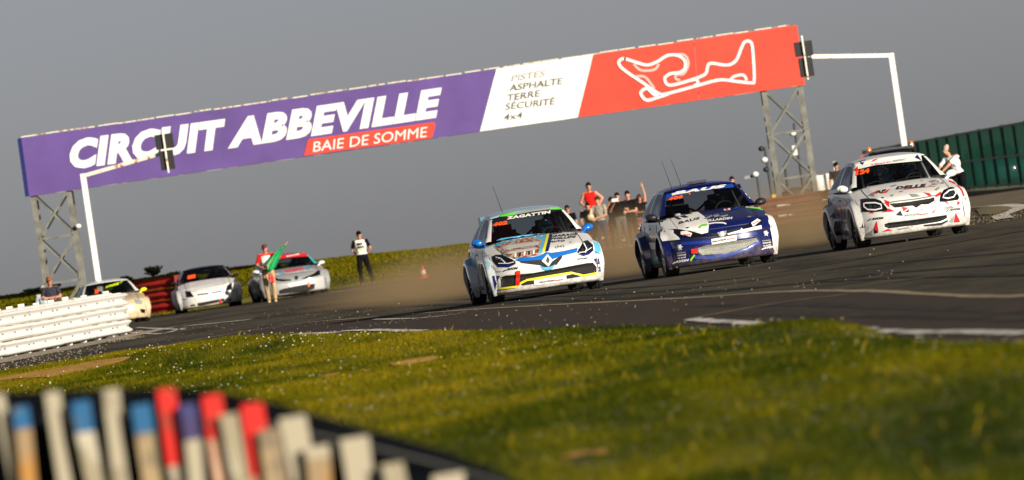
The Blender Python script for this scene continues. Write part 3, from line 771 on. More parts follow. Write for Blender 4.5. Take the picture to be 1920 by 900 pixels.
def blades(name, pts, mat, hmin, hmax, w0, nb=5, seed=1, tonef=None):
    rg = np.random.default_rng(seed); pts = np.array(pts); N = len(pts) * nb
    base = np.repeat(pts, nb, axis=0); base[:, :2] += rg.normal(0, .035, (N, 2))
    an = rg.uniform(0, 2 * pi, N); h = rg.uniform(hmin, hmax, N) * (.7 + .6 * rg.random(N)); wd = w0 * (.7 + .6 * rg.random(N)); wd *= (1 + base[:, 1] / 65)
    le = rg.uniform(0, .7, N) * h; la = rg.uniform(0, 2 * pi, N)
    if len(pts[0]) > 3: h = h * base[:, 4]
    a = base[:, :3].copy(); b = base[:, :3].copy(); c = base[:, :3].copy(); d = base[:, :3].copy()
    ux, uy = np.cos(an) * wd / 2, np.sin(an) * wd / 2
    a[:, 0] -= ux; a[:, 1] -= uy; b[:, 0] += ux; b[:, 1] += uy
    c += np.stack([np.cos(la) * le * .35 + ux * .6, np.sin(la) * le * .35 + uy * .6, h * .6], 1); d += np.stack([np.cos(la) * le, np.sin(la) * le, h], 1)
    V = np.stack([a, b, c, d], 1).reshape(-1, 3); I = np.arange(N)[:, None] * 4
    F = np.concatenate([I + [0, 1, 2], I + [0, 2, 3]], 1).reshape(-1, 3)
    me = bpy.data.meshes.new(name); me.vertices.add(len(V)); me.vertices.foreach_set('co', V.ravel())
    me.loops.add(F.size); me.loops.foreach_set('vertex_index', F.ravel().astype(np.int32)); me.polygons.add(len(F)); me.polygons.foreach_set('loop_start', np.arange(0, F.size, 3, dtype=np.int32))
    me.update(calc_edges=True)
    t = np.clip(base[:, 3] + rg.normal(0, .13, N), 0, 1) if len(pts[0]) > 3 else rg.random(N)
    at = me.attributes.new('tone', 'FLOAT', 'POINT'); at.data.foreach_set('value', np.repeat(t, 4).astype(np.float32))
    me.materials.append(mat); o = bpy.data.objects.new(name, me); C.objects.link(o); return tag(o, kind='stuff')
rg = random.Random(3); pts = []; flow = []
def tone(x, y):
    t = .54 - .38 * max(0, min(1, (64 - y) / 26)) + .55 * noise.noise(Vector((x * .35, y * .06, 1))) + .35 * noise.noise(Vector((x * 1.3, y * .25, 4)))
    e = edge_x(y) - x
    if e < 1.3 * (y / 90): t -= .26 * (1 - e / (1.3 * (y / 90)))      # lusher strip along the kerb
    return min(1, max(0, t))
while len(pts) < 170000:
    y = 30 + (166 - 30) * rg.random() ** .85; hw_ = .064 * y + .3; x = rg.uniform(-hw_, hw_)
    if x > edge_x(y) - .02: continue
    bs = any(inpoly(x, y, b) for b in barep)
    if bs and rg.random() < .8: continue
    e = edge_x(y) - x; hf = .75 + .9 * max(0, noise.noise(Vector((x * .6, y * .15, 9)))) + 0
    if e < .6: hf *= .55 + .45 * e / .6
    pts.append((x, y, gzd(x, y) - .01, tone(x, y), hf))
    if rg.random() < .012 * (.3 + 2.2 * max(0, noise.noise(Vector((x * .5, y * .12, 20)))))  and not bs: flow.append((x, y, gzd(x, y)))
blades('grass', pts, BLADE, .018, .052, .0052, 5, 5)
m = MB(); m2_ = MB(); m3_ = MB()
for x, y, z in flow[:900]:
    h = rg.uniform(.03, .07); r = rg.uniform(.005, .012) * (1 + y / 300) * min(1, y / 120); dx = rg.uniform(-.02, .02)
    q = m if rg.random() < .62 else m2_ if rg.random() < .6 else m3_
    c = Vector((x + dx, y, z + h)); q.ell(c, (r, r, r * .7), 6, 4)
for q, mt in ((m, M('daisy_white', (.50, .48, .34), .8)), (m2_, M('seed_head', (.26, .22, .13), .9)), (m3_, M('buttercup_yellow', (.60, .50, .05), .7))):
    tag(q.build('meadow_flowers', mt), kind='stuff')
# longer dry stalks
st = [(a[0], a[1], a[2], .85, 1.) for a in (rg.choice(pts) for _ in range(1500))]
blades('dry_grass', st, BLADE, .05, .10, .003, 2, 9)

# ------------------------------------------------------------------ grass bank behind the grid
BK = [(-48, 1.25), (-26, 1.27), (-17.5, 1.30), (-15, 1.24), (-12.5, 1.20), (-10.2, 1.15), (-8, 1.03), (-5.8, .93), (-4, .86), (-1.6, .76), (.5, .68), (3, .55), (5, .35), (7, .1)]
def bkh(x):
    for a, b in zip(BK[:-1], BK[1:]):
        if a[0] <= x <= b[0]: return a[1] + (b[1] - a[1]) * (x - a[0]) / (b[0] - a[0])
    return BK[0][1] if x < 0 else 0
def foot(x): return 258 - 3.0 * max(0, min(1, (x + 9) / 4)) - 4 * max(0, min(1, (x + 3) / 3)) - .5 + .5 * noise.noise(Vector((x * .6, 0, 0)))
m = MB(); G = []
PR = [(0, 0), (2, .22), (5, .5), (9, .78), (14, .96), (17, 1.0), (20, .96), (26, .7), (40, .1), (60, -.6)]
def bz(x, t): # t along profile in metres behind the foot
    for a, b in zip(PR[:-1], PR[1:]):
        if a[0] <= t <= b[0]:
            k = a[1] + (b[1] - a[1]) * (t - a[0]) / (b[0] - a[0]); return bkh(x) * k + .05 * noise.noise(Vector((x * .9, t * .3, 0))) * min(1, t / 2) + .006
    return 0
for i in range(130):
    x = -48 + 55 * i / 129; G.append([Vector((x, foot(x) + t * .9, bz(x, t))) for t in [0, .7, 1.5, 2.5, 4, 5, 7, 9, 11.5, 14, 15.5, 17, 18.5, 20, 26, 40, 60]])
m.grid(G); tag(m.build('grass_bank', turf_mat(1.2), smooth=True, fixn=True), kind='structure')
pts = []
while len(pts) < 26000:
    x = rg.uniform(-19, 6.5); t = rg.uniform(.1, 20)
    n_ = noise.noise(Vector((x * .5, t * .4, 3)))
    if noise.noise(Vector((x * .55, t * .5, 13))) > .5: continue
    pts.append((x, foot(x) + t * .5, bz(x, t) - .01, min(1, max(0, .60 + .25 * n_ + .10 * noise.noise(Vector((x * 3, t * 2, 5))))), 1))
blades('bank_grass', pts, BLADE, .02, .05, .012, 4, 11)
pts = [(x := rg.uniform(-19, 6), foot(x) + (t_ := rg.uniform(11, 18)) * .5, bz(x, t_) - .01, rg.uniform(.5, .8), .5 + 1.0 * max(0, noise.noise(Vector((x * 1.2, 0, 3))) + .2)) for _ in range(5000)]
blades('tall_bank_grass', pts, BLADE, .03, .08, .014, 4, 12)
def bush(label, c, r, n=500):
    q = []; rr = random.Random(int(c[0] * 100)); 
    t = thing('bush', label, 'bush', (c[0], c[1], c[2]), 0, 'bushes on the skyline of the bank')
    mm = MB(); mm.cap((0, 0, -.2), (0, 0, r[2]), .05, .02, 6, 1)
    for k in range(6):
        a = rr.uniform(0, 6.28); mm.cap((0, 0, r[2] * .2), (r[0] * .7 * cos(a), r[1] * .7 * sin(a), r[2] * rr.uniform(.6, 1.4)), .03, .01, 5, 1)
    mm.build('trunk', M('bark', (.06, .045, .03), .9), t)
    cl = [(rr.uniform(-.7, .7) * r[0], rr.uniform(-.7, .7) * r[1], r[2] * rr.uniform(.5, 1.6), rr.uniform(.25, .5)) for _ in range(10)]
    mm = MB()
    for _ in range(n):
        k = rr.choice(cl); d = Vector((rr.gauss(0, 1), rr.gauss(0, 1), rr.gauss(0, 1))).normalized() * rr.random() ** .4
        p = Vector((k[0] + d.x * r[0] * k[3], k[1] + d.y * r[1] * k[3], k[2] + d.z * r[2] * k[3])); a = Vector((rr.gauss(0, 1), rr.gauss(0, 1), rr.gauss(0, 1))).normalized() * .045; b = a.orthogonal().normalized() * .025
        mm.add([p - a, p + b, p + a, p - b], [(0, 1, 2, 3)], int(rr.random() < .4))
    mm.build('crown', [M('bush_leaf', (.05, .075, .015), .8), M('bush_leaf_light', (.09, .11, .025), .8)], t)
for lb, px, py, r in (('rounded dark bush topping the skyline bank right of the left gantry tower', 286, 505, (.36, .36, .17)), ('small bush on the skyline bank just left of the rounded dark one', 240, 517, (.25, .25, .08)), ('low wide bush left of the gantry tower on the skyline', 62, 541, (.5, .5, .09)), ('low bush seen through the left gantry tower against the sky', 100, 533, (.3, .3, .08)), ('sparse little bush on the bank left of the grid cars', 420, 500, (.2, .2, .06))):
    p = Wp(px, py + 5, 265); bush(lb, (p.x, p.y, p.z - r[2] * .9), r)
# ------------------------------------------------------------------ gantry with the circuit banner
YG = 256.0
def wg(px, py, dy=0.): return Wp(px, py, YG + dy)
gan = thing('gantry', 'long banner gantry spanning the track on two lattice towers, purple, white and red', 'gantry', (wg(770, 300).x, YG, 0))
GO = Vector(gan.location)
def rel(p): return Vector(p) - GO
STL = M('galvanised_steel', (.17, .17, .145), .6, .3, var=.35, vs=3)
def face(name, corners, mat, y, th=.06):
    """flat banner panel with thickness, corners in photograph pixels"""
    mm = MB(); a = [rel(wg(*c)) for c in corners]
    for p in a: p.y = y
    v, f = poly2d([(p.x, p.z) for p in a]); n = len(v)
    mm.add([(x, y, z) for x, z in v] + [(x, y + th, z) for x, z in v], [q for q in f] + [tuple(i + n for i in q[::-1]) for q in f] + [(i, i + n, (i + 1) % n + n, (i + 1) % n) for i in range(n)])
    o = mm.build(name, mat, gan, fixn=True)
    if th > .03:      # tensioned vinyl: cut finely and let it sag a little between its fixings
        bm = bmesh.new(); bm.from_mesh(o.data); bmesh.ops.triangulate(bm, faces=bm.faces)
        for _ in range(6):
            es = [e for e in bm.edges if e.calc_length() > .35]
            if not es: break
            bmesh.ops.subdivide_edges(bm, edges=es, cuts=1); bmesh.ops.triangulate(bm, faces=bm.faces)
        for q in bm.verts: q.co.y += .008 + .009 * noise.noise(Vector((q.co.x * .6 + q.co.z * .3, q.co.z * .4, 3)))
        bm.to_mesh(o.data); bm.free()
    return o
PURP = M('purple_banner', (.105, .058, .235), .45, var=.14, vs=.8, bump=.3, bs=2); WBAN = M('white_banner', (.80, .79, .75), .5, var=.03, vs=1, bump=.3, bs=2); RBAN = M('red_banner', (.72, .055, .028), .45, var=.08, vs=.8, bump=.3, bs=2)
TL, BL, TR, BR = (40, 259), (55, 368), (1487, 48), (1502, 160)
def ed(a, b, x): return a[1] + (b[1] - a[1]) * (x - a[0]) / (b[0] - a[0])
tp = lambda x: (x, ed(TL, TR, x)); bt = lambda x: (x, ed(BL, BR, x))
# the vinyl is tensioned in bays, each its own sheet
cuts = [40, 222, 410, 600, 780]; cb = [55, 232, 420, 610, 790]
for i in range(4): face('banner_panel', [tp(cuts[i]), tp(cuts[i + 1] - .25), bt(cb[i + 1] - .25), bt(cb[i])], PURP, -.06)
face('banner_panel', [tp(780), tp(930), bt(899), bt(790)], PURP, -.06)
face('banner_panel', [tp(931), tp(1112), bt(1083), bt(900)], WBAN, -.06)
face('banner_panel', [tp(1113), tp(1300), bt(1310), bt(1084)], RBAN, -.06); face('banner_panel', [tp(1301), TR, BR, bt(1311)], RBAN, -.06)
m = MB(); a, b, c, d = rel(wg(*TL)), rel(wg(*TR)), rel(wg(*BR)), rel(wg(*BL))
for z0, z1 in ((a, b), (d, c)):
    m.bar(z0 + Vector((0, .1, -.12 if z0 is a else .22)), z1 + Vector((0, .1, -.12 if z0 is a else .22)), .10); m.bar(z0 + Vector((0, 1.1, -.12 if z0 is a else .4)), z1 + Vector((0, 1.1, -.12 if z0 is a else .4)), .10)
for k in range(25):
    t = k / 24; p = a.lerp(b, t); q = d.lerp(c, t); m.bar(p + Vector((0, .12, 0)), q + Vector((0, .12, 0)), .06); m.bar(p + Vector((0, .12, 0)), p + Vector((0, 1.1, 0)), .05)
m.build('beam', STL, gan)
rg = random.Random(5)
for k in range(40):
    m = MB(); t0 = k / 40; t1 = (k + rg.uniform(.8, 1.0)) / 40; z = Vector((0, -.02, .015 + rg.uniform(0, .025))); m.bar(a.lerp(b, t0) + z, a.lerp(b, t1) + z, .05, .03)
    m.build('top_edge_trim', M('flaked_white_edge', (.75, .68, .55), .6, rgb2=(.35, .18, .08), vs=6, thr=.6), gan)
m = MB(); m.bar(a + Vector((-.02, -.0, 0)), d + Vector((-.02, 0, 0)), .09, .2); m.build('end_trim', NAVYV, gan)
m = MB(); m.bar(b + Vector((.02, 0, 0)), c + Vector((.02, 0, 0)), .05, .2); m.build('end_trim', RBAN, gan)
m = MB(); m.bar(d + Vector((0, -.03, -.0)), c + Vector((0, -.03, -.0)), .022, .022); m.build('bottom_edge_trim', M('rusty_edge', (.10, .05, .035), .8, rgb2=(.55, .5, .42), vs=1.2, thr=.55), gan)
def gtx(body, pl, pr, h, mat, bold=.03, shear=.25, y=-.068, up=None, name='lettering'):
    v, f = text2d(body, bold, shear); A = rel(wg(*pl)); B = rel(wg(*pr)); hh = h / 62.5
    mm = MB(); U = rel(wg(pl[0] + (up[0] if up else 0), pl[1] + (up[1] if up else 0))) - A if up else Vector((0, 0, hh))
    par_ = list(range(len(v)))                    # every letter is its own sheet, a hair in front of its neighbour
    def fi(a):
        while par_[a] != a: par_[a] = par_[par_[a]]; a = par_[a]
        return a
    for q in f:
        for k in q[1:]: par_[fi(k)] = fi(q[0])
    ids = {}
    lay = [ids.setdefault(fi(k), len(ids)) % 4 * .003 for k in range(len(v))]
    mm.add([(A.x + (B.x - A.x) * x + U.x * q, y - lay[k], A.z + (B.z - A.z) * x + U.z * q) for k, (x, q) in enumerate(v)], f); return mm.build(name, mat, gan)
gtx('CIRCUIT', (134, 316), (430, 275), 52, WHITEV, .062, .28); gtx('ABBEVILLE', (427, 277), (836, 216), 52, WHITEV, .055, .32)
o = face('baie_de_somme_plate', [(577, 264), (580, 261), (813, 229), (817, 232), (811, 256), (808, 259), (570, 292)], RBAN, -.075, .01); o.name = 'sub_banner_plate'
gtx('BAIE DE SOMME', (587, 285), (804, 256), 19, WHITEV, .0, .22, y=-.082)
PG = M('print_grey', (.12, .12, .12), .5); PL = M('print_pale_grey', (.34, .34, .33), .5)
gtx('PISTES', (959, 153), (1024, 142), 11.5, PL, .01, .22, y=-.068)
for s_, a_, b_ in (('ASPHALTE', (955, 171), (1057, 157)), ('TERRE', (953, 189), (1015, 180)), ('SÉCURITÉ', (948, 206), (1043, 195)), ('4x4', (945, 226), (981, 221))): gtx(s_, a_, b_, 12, PG, .012, .22)
def gline(name, pts, wd, mat, y, closed=False):
    P = [(880 + x / 3, 60 + y_ / 3) for x, y_ in pts]; q = []
    n = len(P)
    for i in range(n if closed else n - 1):
        g = (lambda k: P[k % n]) if closed else (lambda k: P[min(max(k, 0), n - 1)])
        for k in range(5):
            t = k / 5; q.append((crom(g(i - 1)[0], g(i)[0], g(i + 1)[0], g(i + 2)[0], t), crom(g(i - 1)[1], g(i)[1], g(i + 1)[1], g(i + 2)[1], t)))
    if not closed: q.append(P[-1])
    else: q += q[:2]
    w3 = [rel(wg(*p)) for p in q]; v, f = strip2d([(p.x, p.z) for p in w3], wd)
    mm = MB(); mm.add([(x, y, z) for x, z in v], f); mm.build(name, mat, gan)
for i, pts in enumerate(([(925, 180), (965, 215), (1040, 212), (1065, 180)], [(1150, 128), (1210, 130), (1232, 180), (1205, 235), (1165, 240), (1160, 262), (1185, 272)], [(935, 250), (985, 252), (1020, 290), (1040, 320)])): gline('track_map_variant', pts, .075, M('map_pink', (.62, .40, .36), .5), -.070 - .004 * i)  # side loops of the circuit printed in dull pink
gline('track_map', [(870, 150), (930, 168), (1000, 186), (1060, 165), (1115, 132), (1170, 132), (1210, 160), (1212, 205), (1180, 228), (1130, 235), (1100, 258), (1110, 292), (1145, 298), (1240, 272), (1325, 238), (1340, 195), (1360, 176), (1450, 186), (1500, 160), (1530, 90), (1550, 55), (1585, 60), (1596, 130), (1602, 270), (1585, 286), (1500, 278), (1405, 270), (1280, 302), (1120, 345), (1075, 350), (1030, 325), (975, 285), (900, 235), (850, 195), (842, 165)], .088, WHITEV, -.082, True)
gline('track_map', [(1245, 272), (1275, 268), (1285, 290), (1265, 302)], .09, WHITEV, -.086)
gline('track_map', [(1075, 352), (1040, 352), (1000, 318), (970, 332), (966, 352), (998, 384), (1060, 368), (1120, 348)], .09, WHITEV, -.086)
gline('track_map', [(1470, 268), (1490, 250), (1540, 242), (1560, 272)], .08, WHITEV, -.086)
# lattice towers
def tower(pl, pr, base, xw, depth=1.0):
    """pl, pr: pixel tops of the two front legs"""
    A = rel(wg(*pl)); B = rel(wg(*pr)); zt = min(A.z, B.z) + .05; legs = []
    w2 = xw / 2; cx = (A.x + B.x) / 2
    for x, y in ((cx - w2, .1), (cx + w2, .1), (cx - w2, .1 + depth), (cx + w2, .1 + depth)):
        mm = MB(); mm.bar((x, y, 0), (x, y, zt + 1.4), .16, .13); mm.build('tower_leg', STL, gan); legs.append((x, y))
    n = 3; dz = 1.36
    for lv in range(n):
        z1 = zt - lv * dz; z0 = z1 - dz
        for (p, q) in ((legs[0], legs[1]), (legs[2], legs[3]), (legs[0], legs[2]), (legs[1], legs[3])):
            for a_, b_ in (((*p, z0), (*q, z1)), ((*p, z1), (*q, z0)), ((*p, z0), (*q, z0))):
                mm = MB(); off = Vector((0, -.05 if a_[2] < b_[2] else -.0, 0)); mm.bar(Vector(a_) + off, Vector(b_) + off, .07, .06); mm.build('tower_brace', STL, gan)
    mm = MB(); mm.box((cx, .1 + depth / 2, .12), (xw + .6, depth + .6, .24)); mm.build('footing', M('concrete', (.3, .28, .25), .9, var=.2), gan)
tower((62, 366), (128, 358), 0, 1.08); tower((1433, 170), (1500, 162), 0, 1.10)
m = MB(); p = rel(wg(147, 424)); m.ell(p + Vector((0, -.1, 0)), (.09, .07, .07)); m.build('lamp', WHITEV, gan, True)

# ------------------------------------------------------------------ start lights on white cranked posts
WRUST = M('rusty_white_paint', (.80, .76, .66), .55, rgb2=(.42, .16, .04), vs=5, thr=.60)
WPOST = M('white_post_paint', (.80, .77, .70), .5, var=.08, rgb2=(.5, .3, .15), vs=3, thr=.68)
def start_light(label, base, top, tip, sig, back):
    Y = 246.; B = Wp(*base, Y); B.z = 0; T = Wp(*top, Y); T.x = T.x; P = Wp(*tip, Y); B.x = T.x
    r = thing('start_light', label, 'traffic light', (B.x, Y, 0), 0, 'start lights hanging in front of the banner')
    T = Vector((0, 0, T.z)); P = Vector((P.x - B.x, -.6, P.z))
    mm = MB(); mm.bar((0, 0, 0), T + Vector((0, 0, .07)), .16, .14); mm.build('post', WPOST, r)
    mm = MB(); mm.bar(T + Vector((0, .0, 0)), P, .14, .11); mm.build('arm', WRUST, r)
    a = Wp(*sig[0], Y) - Vector((B.x, Y, 0)); b = Wp(*sig[1], Y) - Vector((B.x, Y, 0))
    a.y = b.y = -.7
    x = (a.x + b.x) / 2; mm = MB(); mm.bar(Vector((x, -.82, a.z)), Vector((x, -.82, b.z)), .045, .05); mm.build('clamp_bar', WRUST, r)
    hh = a.z - b.z
    for q, (z0, z1) in enumerate(((a.z - hh * .13, a.z - hh * .46), (a.z - hh * .50, a.z - hh * .93))):
        for sx in (-1, 1):
            wd = (.25 if q == 0 else .19); cx = x + sx * (wd / 2 + .01); mm = MB()
            mm.box((cx, -.62, (z0 + z1) / 2), (wd, .28, z0 - z1)); hb = mm.build('signal_box', BLACK, r)
            n = 1 if q == 0 else 2
            for k in range(n):
                zc = z0 + (z1 - z0) * (k + .5) / n; rr = min((z0 - z1) / n * .42, wd * .44)
                mm = MB(); mm.lathe([(rr, -.12), (rr * 1.08, 0), (rr * 1.0, .0), (rr * .9, -.10)], 'Y', 16, (cx, -.56, zc)); mm.build('visor', BLACK, hb)
start_light('white cranked post on the left with its black start light over the purple banner', (183, 600), (156, 330), (312, 286), ((306, 241), (319, 324)), 0)
start_light('white cranked post on the right with its black start light at the red banner end', (1702, 300), (1671, 104), (1512, 107), ((1501, 68), (1514, 150)), 0)

# ------------------------------------------------------------------ barriers
def guardrail(name, label, path, nr, z0, rh, mat, postmat, seg=4.0, bolt=None, tops=None, group=None, endcap=False):
    r = thing(name, label, 'barrier', (path[0][0], path[0][1], 0), 0, group); O = Vector((path[0][0], path[0][1], 0))
    L = [0]
    for a, b in zip(path[:-1], path[1:]): L.append(L[-1] + math.hypot(b[0] - a[0], b[1] - a[1]))
    def at(s):
        s = max(0, min(L[-1], s))
        for i in range(len(L) - 1):
            if s <= L[i + 1] or i == len(L) - 2:
                t = (s - L[i]) / (L[i + 1] - L[i]); a, b = path[i], path[i + 1]; d = Vector((b[0] - a[0], b[1] - a[1], 0)).normalized()
                return Vector((a[0] + (b[0] - a[0]) * t, a[1] + (b[1] - a[1]) * t, 0)) - O, d
    prof = [(-.0, 0), (.035, .05), (.08, .12), (.08, .22), (.035, .30), (0, .42), (-.01, .5), (0, .58), (.035, .70), (.08, .78), (.08, .88), (.035, .95), (0, 1)]
    n = max(1, round(L[-1] / seg)); rg_ = random.Random(int(path[0][1]))
    for k in range(nr):
        for i in range(n):
            G = []; jz = rg_.uniform(-.006, .006); jo = rg_.uniform(-.003, .003)
            for q in range(5):
                p, d = at((i + q / 4 * 1.03) * L[-1] / n); nn = Vector((d.y, -d.x, 0))
                G.append([p + nn * (o_ + jo + .003 * (i % 2)) + Vector((0, 0, z0 + k * rh + zz * rh * .96 + jz)) for o_, zz in prof])
            mm = MB(); mm.grid(G); o = mm.build('rail', mat, r, smooth=True, fixn=True); md = o.modifiers.new('t', 'SOLIDIFY'); md.thickness = .006; md.use_rim = False
            if bolt:
                for q in (.08, .5, .92):
                    mm = MB(); p, d = at((i + q) * L[-1] / n); nn = Vector((d.y, -d.x, 0)); mm.ell(p + nn * (.012 + jo) + Vector((0, 0, z0 + k * rh + .5 * rh)), (.026, .026, .02), 6, 4)
                    mm.build('bolt', bolt, o)
    if endcap:
        p, d = at(L[-1]); pr = []
        for k in range(nr):
            for o_, zz in prof: pr.append((.035 + max(0, o_) * .8, z0 + k * rh + zz * rh * .96))
        mm = MB(); mm.lathe(pr, 'Z', 16, p); mm.build('rail_end', mat, r, smooth=True)
    np_ = int(L[-1] / 2) + 1
    for i in range(np_):
        p, d = at(i * L[-1] / (np_ - 1)); nn = Vector((d.y, -d.x, 0)); mm = MB(); hp = z0 + nr * rh + (tops or 0) * (.5 + .5 * ((i * 7) % 3) / 2)
        mm.box(p - nn * .09 + Vector((0, 0, hp / 2)), (.14, .12, hp)); mm.build('post', postmat, r)
    return r, at, L[-1]
WRAIL = M('white_rail_paint', (.74, .72, .68), .5, var=.06, vs=2, rgb2=(.50, .46, .38), thr=.70); RRAIL = M('red_rail_paint', (.36, .018, .012), .5, var=.3, vs=2)
s1 = [(-13.3, 156), (-11.9, 170), (-11.05, 180), (-10.1, 190), (-9.45, 196), (-9.18, 198.3), (-9.14, 199.6), (-9.3, 200.8)]
guardrail('guardrail', 'white painted guardrail of three stacked rails in the left corner', s1, 3, .04, .312, WRAIL, WPOST, bolt=M('bolt_dark', (.16, .15, .14), .6), endcap=True)
guardrail('guardrail', 'second white guardrail with post tops just behind the front white one', [(-13.6, 166), (-12.0, 184), (-11.2, 195), (-10.4, 202), (-9.75, 205)], 3, .07, .312, WRAIL, WPOST, tops=.06)
guardrail('guardrail', 'red guardrail between the white car and the cream car on the grid', [(Wp(340, 560, 256).x, 256), (Wp(300, 560, 256.4).x, 256.4), (Wp(262, 560, 257).x, 257), (Wp(225, 560, 258).x, 258)], 3, .10, .345, RRAIL, M('red_post', (.25, .015, .01), .6), bolt=WPOST)
RB = M('brown_red_rail', (.22, .055, .04), .75, var=.35, vs=1.5); 
gr, at, LL = guardrail('guardrail', 'dusty brown red guardrail running behind the spectators and the blue car', [(.2, 250), (4.5, 250), (7.6, 249.5), (9.2, 249), (11.2, 248.5)], 3, .0, .28, RB, M('brown_post', (.12, .05, .04), .7), seg=3.7)
m = MB()
for x0, x1, z in ((-.1, .3, .58), (.4, .55, .58), (.7, .95, .57), (1.4, 1.6, .57), (-.1, .15, .28), (.2, .4, .28), (.8, 1.05, .27), (1.1, 1.3, .28), (-5.5, -5.2, .4), (-4.8, -4.6, .25), (-4.3, -4.1, .52), (-3.5, -3.2, .3), (-2.7, -2.5, .55), (-2.1, -1.8, .2)):
    m.box((7.9 + x0 / 1 - .0 + (x1 - x0) / 2, 249.30, z), (x1 - x0, .03, .05))
m2 = MB()
for v in m.v: m2.v.append((v[0] - .2, v[1] - 250, v[2]))
m2.f = m.f; m2.mi = m.mi; m2.build('reflective_marks', WPOST, gr)

# green windbreak fence on the right: steel posts, rails and a panel per bay
fx = lambda y: 15.9 - (y - 259) * .002
fen = thing('fence', 'tall dark green windbreak fence along the right side', 'fence', (15.9, 259, 0))
FG = M('green_post', (.006, .045, .028), .5); NET = M('green_netting', (.008, .11, .062), .75, var=.35, vs=.7, bump=.5, bs=30)
ys = [242, 247, 252.5]
while ys[-1] < 365: ys.append(ys[-1] + 5.9 + (ys[-1] - 252) * .02)
# netting lets some light through, so it is partly see-through
nn_ = NET.node_tree; bs_ = nn_.nodes['Principled BSDF']; tr_ = nn_.nodes.new('ShaderNodeBsdfTransparent'); mx_ = nn_.nodes.new('ShaderNodeMixShader'); mx_.inputs[0].default_value = .95
nn_.links.new(tr_.outputs[0], mx_.inputs[1]); tl_ = nn_.nodes.new('ShaderNodeBsdfTranslucent'); tl_.inputs[0].default_value = (.012, .16, .085, 1); m3_ = nn_.nodes.new('ShaderNodeMixShader'); m3_.inputs[0].default_value = .16; nn_.links.new(bs_.outputs[0], m3_.inputs[1]); nn_.links.new(tl_.outputs[0], m3_.inputs[2]); nn_.links.new(m3_.outputs[0], mx_.inputs[2]); nn_.links.new(mx_.outputs[0], nn_.nodes['Material Output'].inputs[0])
for i, y in enumerate(ys):
    z1 = 1.99 + (.03 if i % 2 else 0); mm = MB(); mm.box((fx(y) - 15.9, y - 259, z1 / 2), (.12, .12, z1)); mm.build('post', FG, fen)
    if i < len(ys) - 1:
        y2 = ys[i + 1]; G = [[Vector((fx(y) - 15.9 + .02 + .015 * sin(k * 1.9 + i), y + (y2 - y) * k / 8 - 259, .12 + 1.84 * j / 6)) for j in range(7)] for k in range(9)]
        mm = MB(); mm.grid(G); mm.build('netting_panel', NET, fen, smooth=True)
        mm = MB()
        for z in (.10, 1.0, 1.96): mm.bar((fx(y) - 15.9 - .02, y - 259, z), (fx(y2) - 15.9 - .02, y2 - 259, z), .07)
        mm.build('rail', FG, fen)

# masts, floodlights, box and cabin behind the right tower
def pole(name, label, cat, px, ptop, pbot, Y, r, heads, lean=0):
    a = Wp(px, ptop, Y); b = Wp(*pbot, Y); t = thing(name, label, cat, (b.x, Y, 0)); mm = MB(); mm.cap((0, 0, 0), (0 + lean, 0, a.z), r, r * .8, 8, 1); mm.build('mast', M('dark_mast', (.03, .03, .03), .6), t)
    for (hx, hy, kind) in heads:
        p = Wp(hx, hy, Y) - Vector((b.x, Y, 0)); mm = MB()
        if kind == 'flood': mm.ell(p + Vector((0, -.06, 0)), (.11, .12, .09), 10, 7); mm.bar(p, (p.x * .0, 0, p.z - .05), .03); mm.build('floodlight', WHITEV, t, True)
        elif kind == 'dark': mm.ell(p + Vector((0, -.06, 0)), (.09, .1, .08), 10, 7); mm.bar(p, (0, 0, p.z), .03); mm.build('floodlight', BLACK, t, True)
        elif kind == 'box': mm.box(p + Vector((0, -.1, 0)), (.14, .12, .3)); mm.build('loudspeaker', WHITEV, t)
        elif kind == 'arm': mm.bar((0, 0, p.z), p + Vector((-.2, 0, -.03)), .05, .09); mm.build('camera_arm', M('dull_metal', (.25, .27, .28), .5), t)
    return t
pole('lamp_mast', 'dark mast with white floodlights just left of the right gantry tower', 'floodlight mast', 1432, 278, (1447, 366), 262, .045, [(1427, 279, 'dark'), (1433, 300, 'flood'), (1436, 318, 'dark')])
pole('lamp_mast', 'dark mast with a lamp and white loudspeaker box inside the right gantry tower', 'floodlight mast', 1491, 232, (1506, 352), 262, .045, [(1486, 250, 'flood'), (1490, 282, 'box')])
pole('camera_mast', 'short thin post with a grey camera arm and white lamp left of the gantry tower', 'camera post', 1417, 328, (1425, 370), 262, .04, [(1408, 330, 'arm'), (1416, 327, 'flood')])
pole('marker_post', 'short dark post low inside the right gantry tower', 'post', 1472, 318, (1477, 350), 264, .05, [])
c = Wp(1453, 365, 248.6); t = thing('marker_box', 'small yellow box with a white end on top of the brown guardrail', 'box', (c.x, 249.9, 0)); m = MB(); m.box((0, 0, .78), (.11, .2, .28)); m.build('box', M('yellow_paint', (.85, .5, .02), .5), t); m = MB(); m.box((-.11, 0, .74), (.1, .2, .14)); m.build('end_cap', WHITEV, t); m = MB(); m.box((0, 0, .32), (.06, .06, .64)); m.build('stake', BLACK, t)
c = Wp(1550, 330, 268); t = thing('cabin', 'low white cabin with a corner post behind the brown guardrail', 'cabin', (c.x, 268, 0)); z1 = Wp(1550, 327, 268).z
m = MB(); m.box((.02, .6, z1 / 2), (.58, 1.2, z1)); m.build('wall', WHITEV, t)
for x_, zz in ((-.30, z1 + .02), (.02, z1 + .03), (.30, z1 + .36)): m = MB(); m.box((x_, -.06, zz / 2), (.09, .1, zz)); m.build('corner_post', WHITEV, t)
c = Wp(1480, 350, 262); t = tag(MB().build('x', BLACK), 'a') if False else None
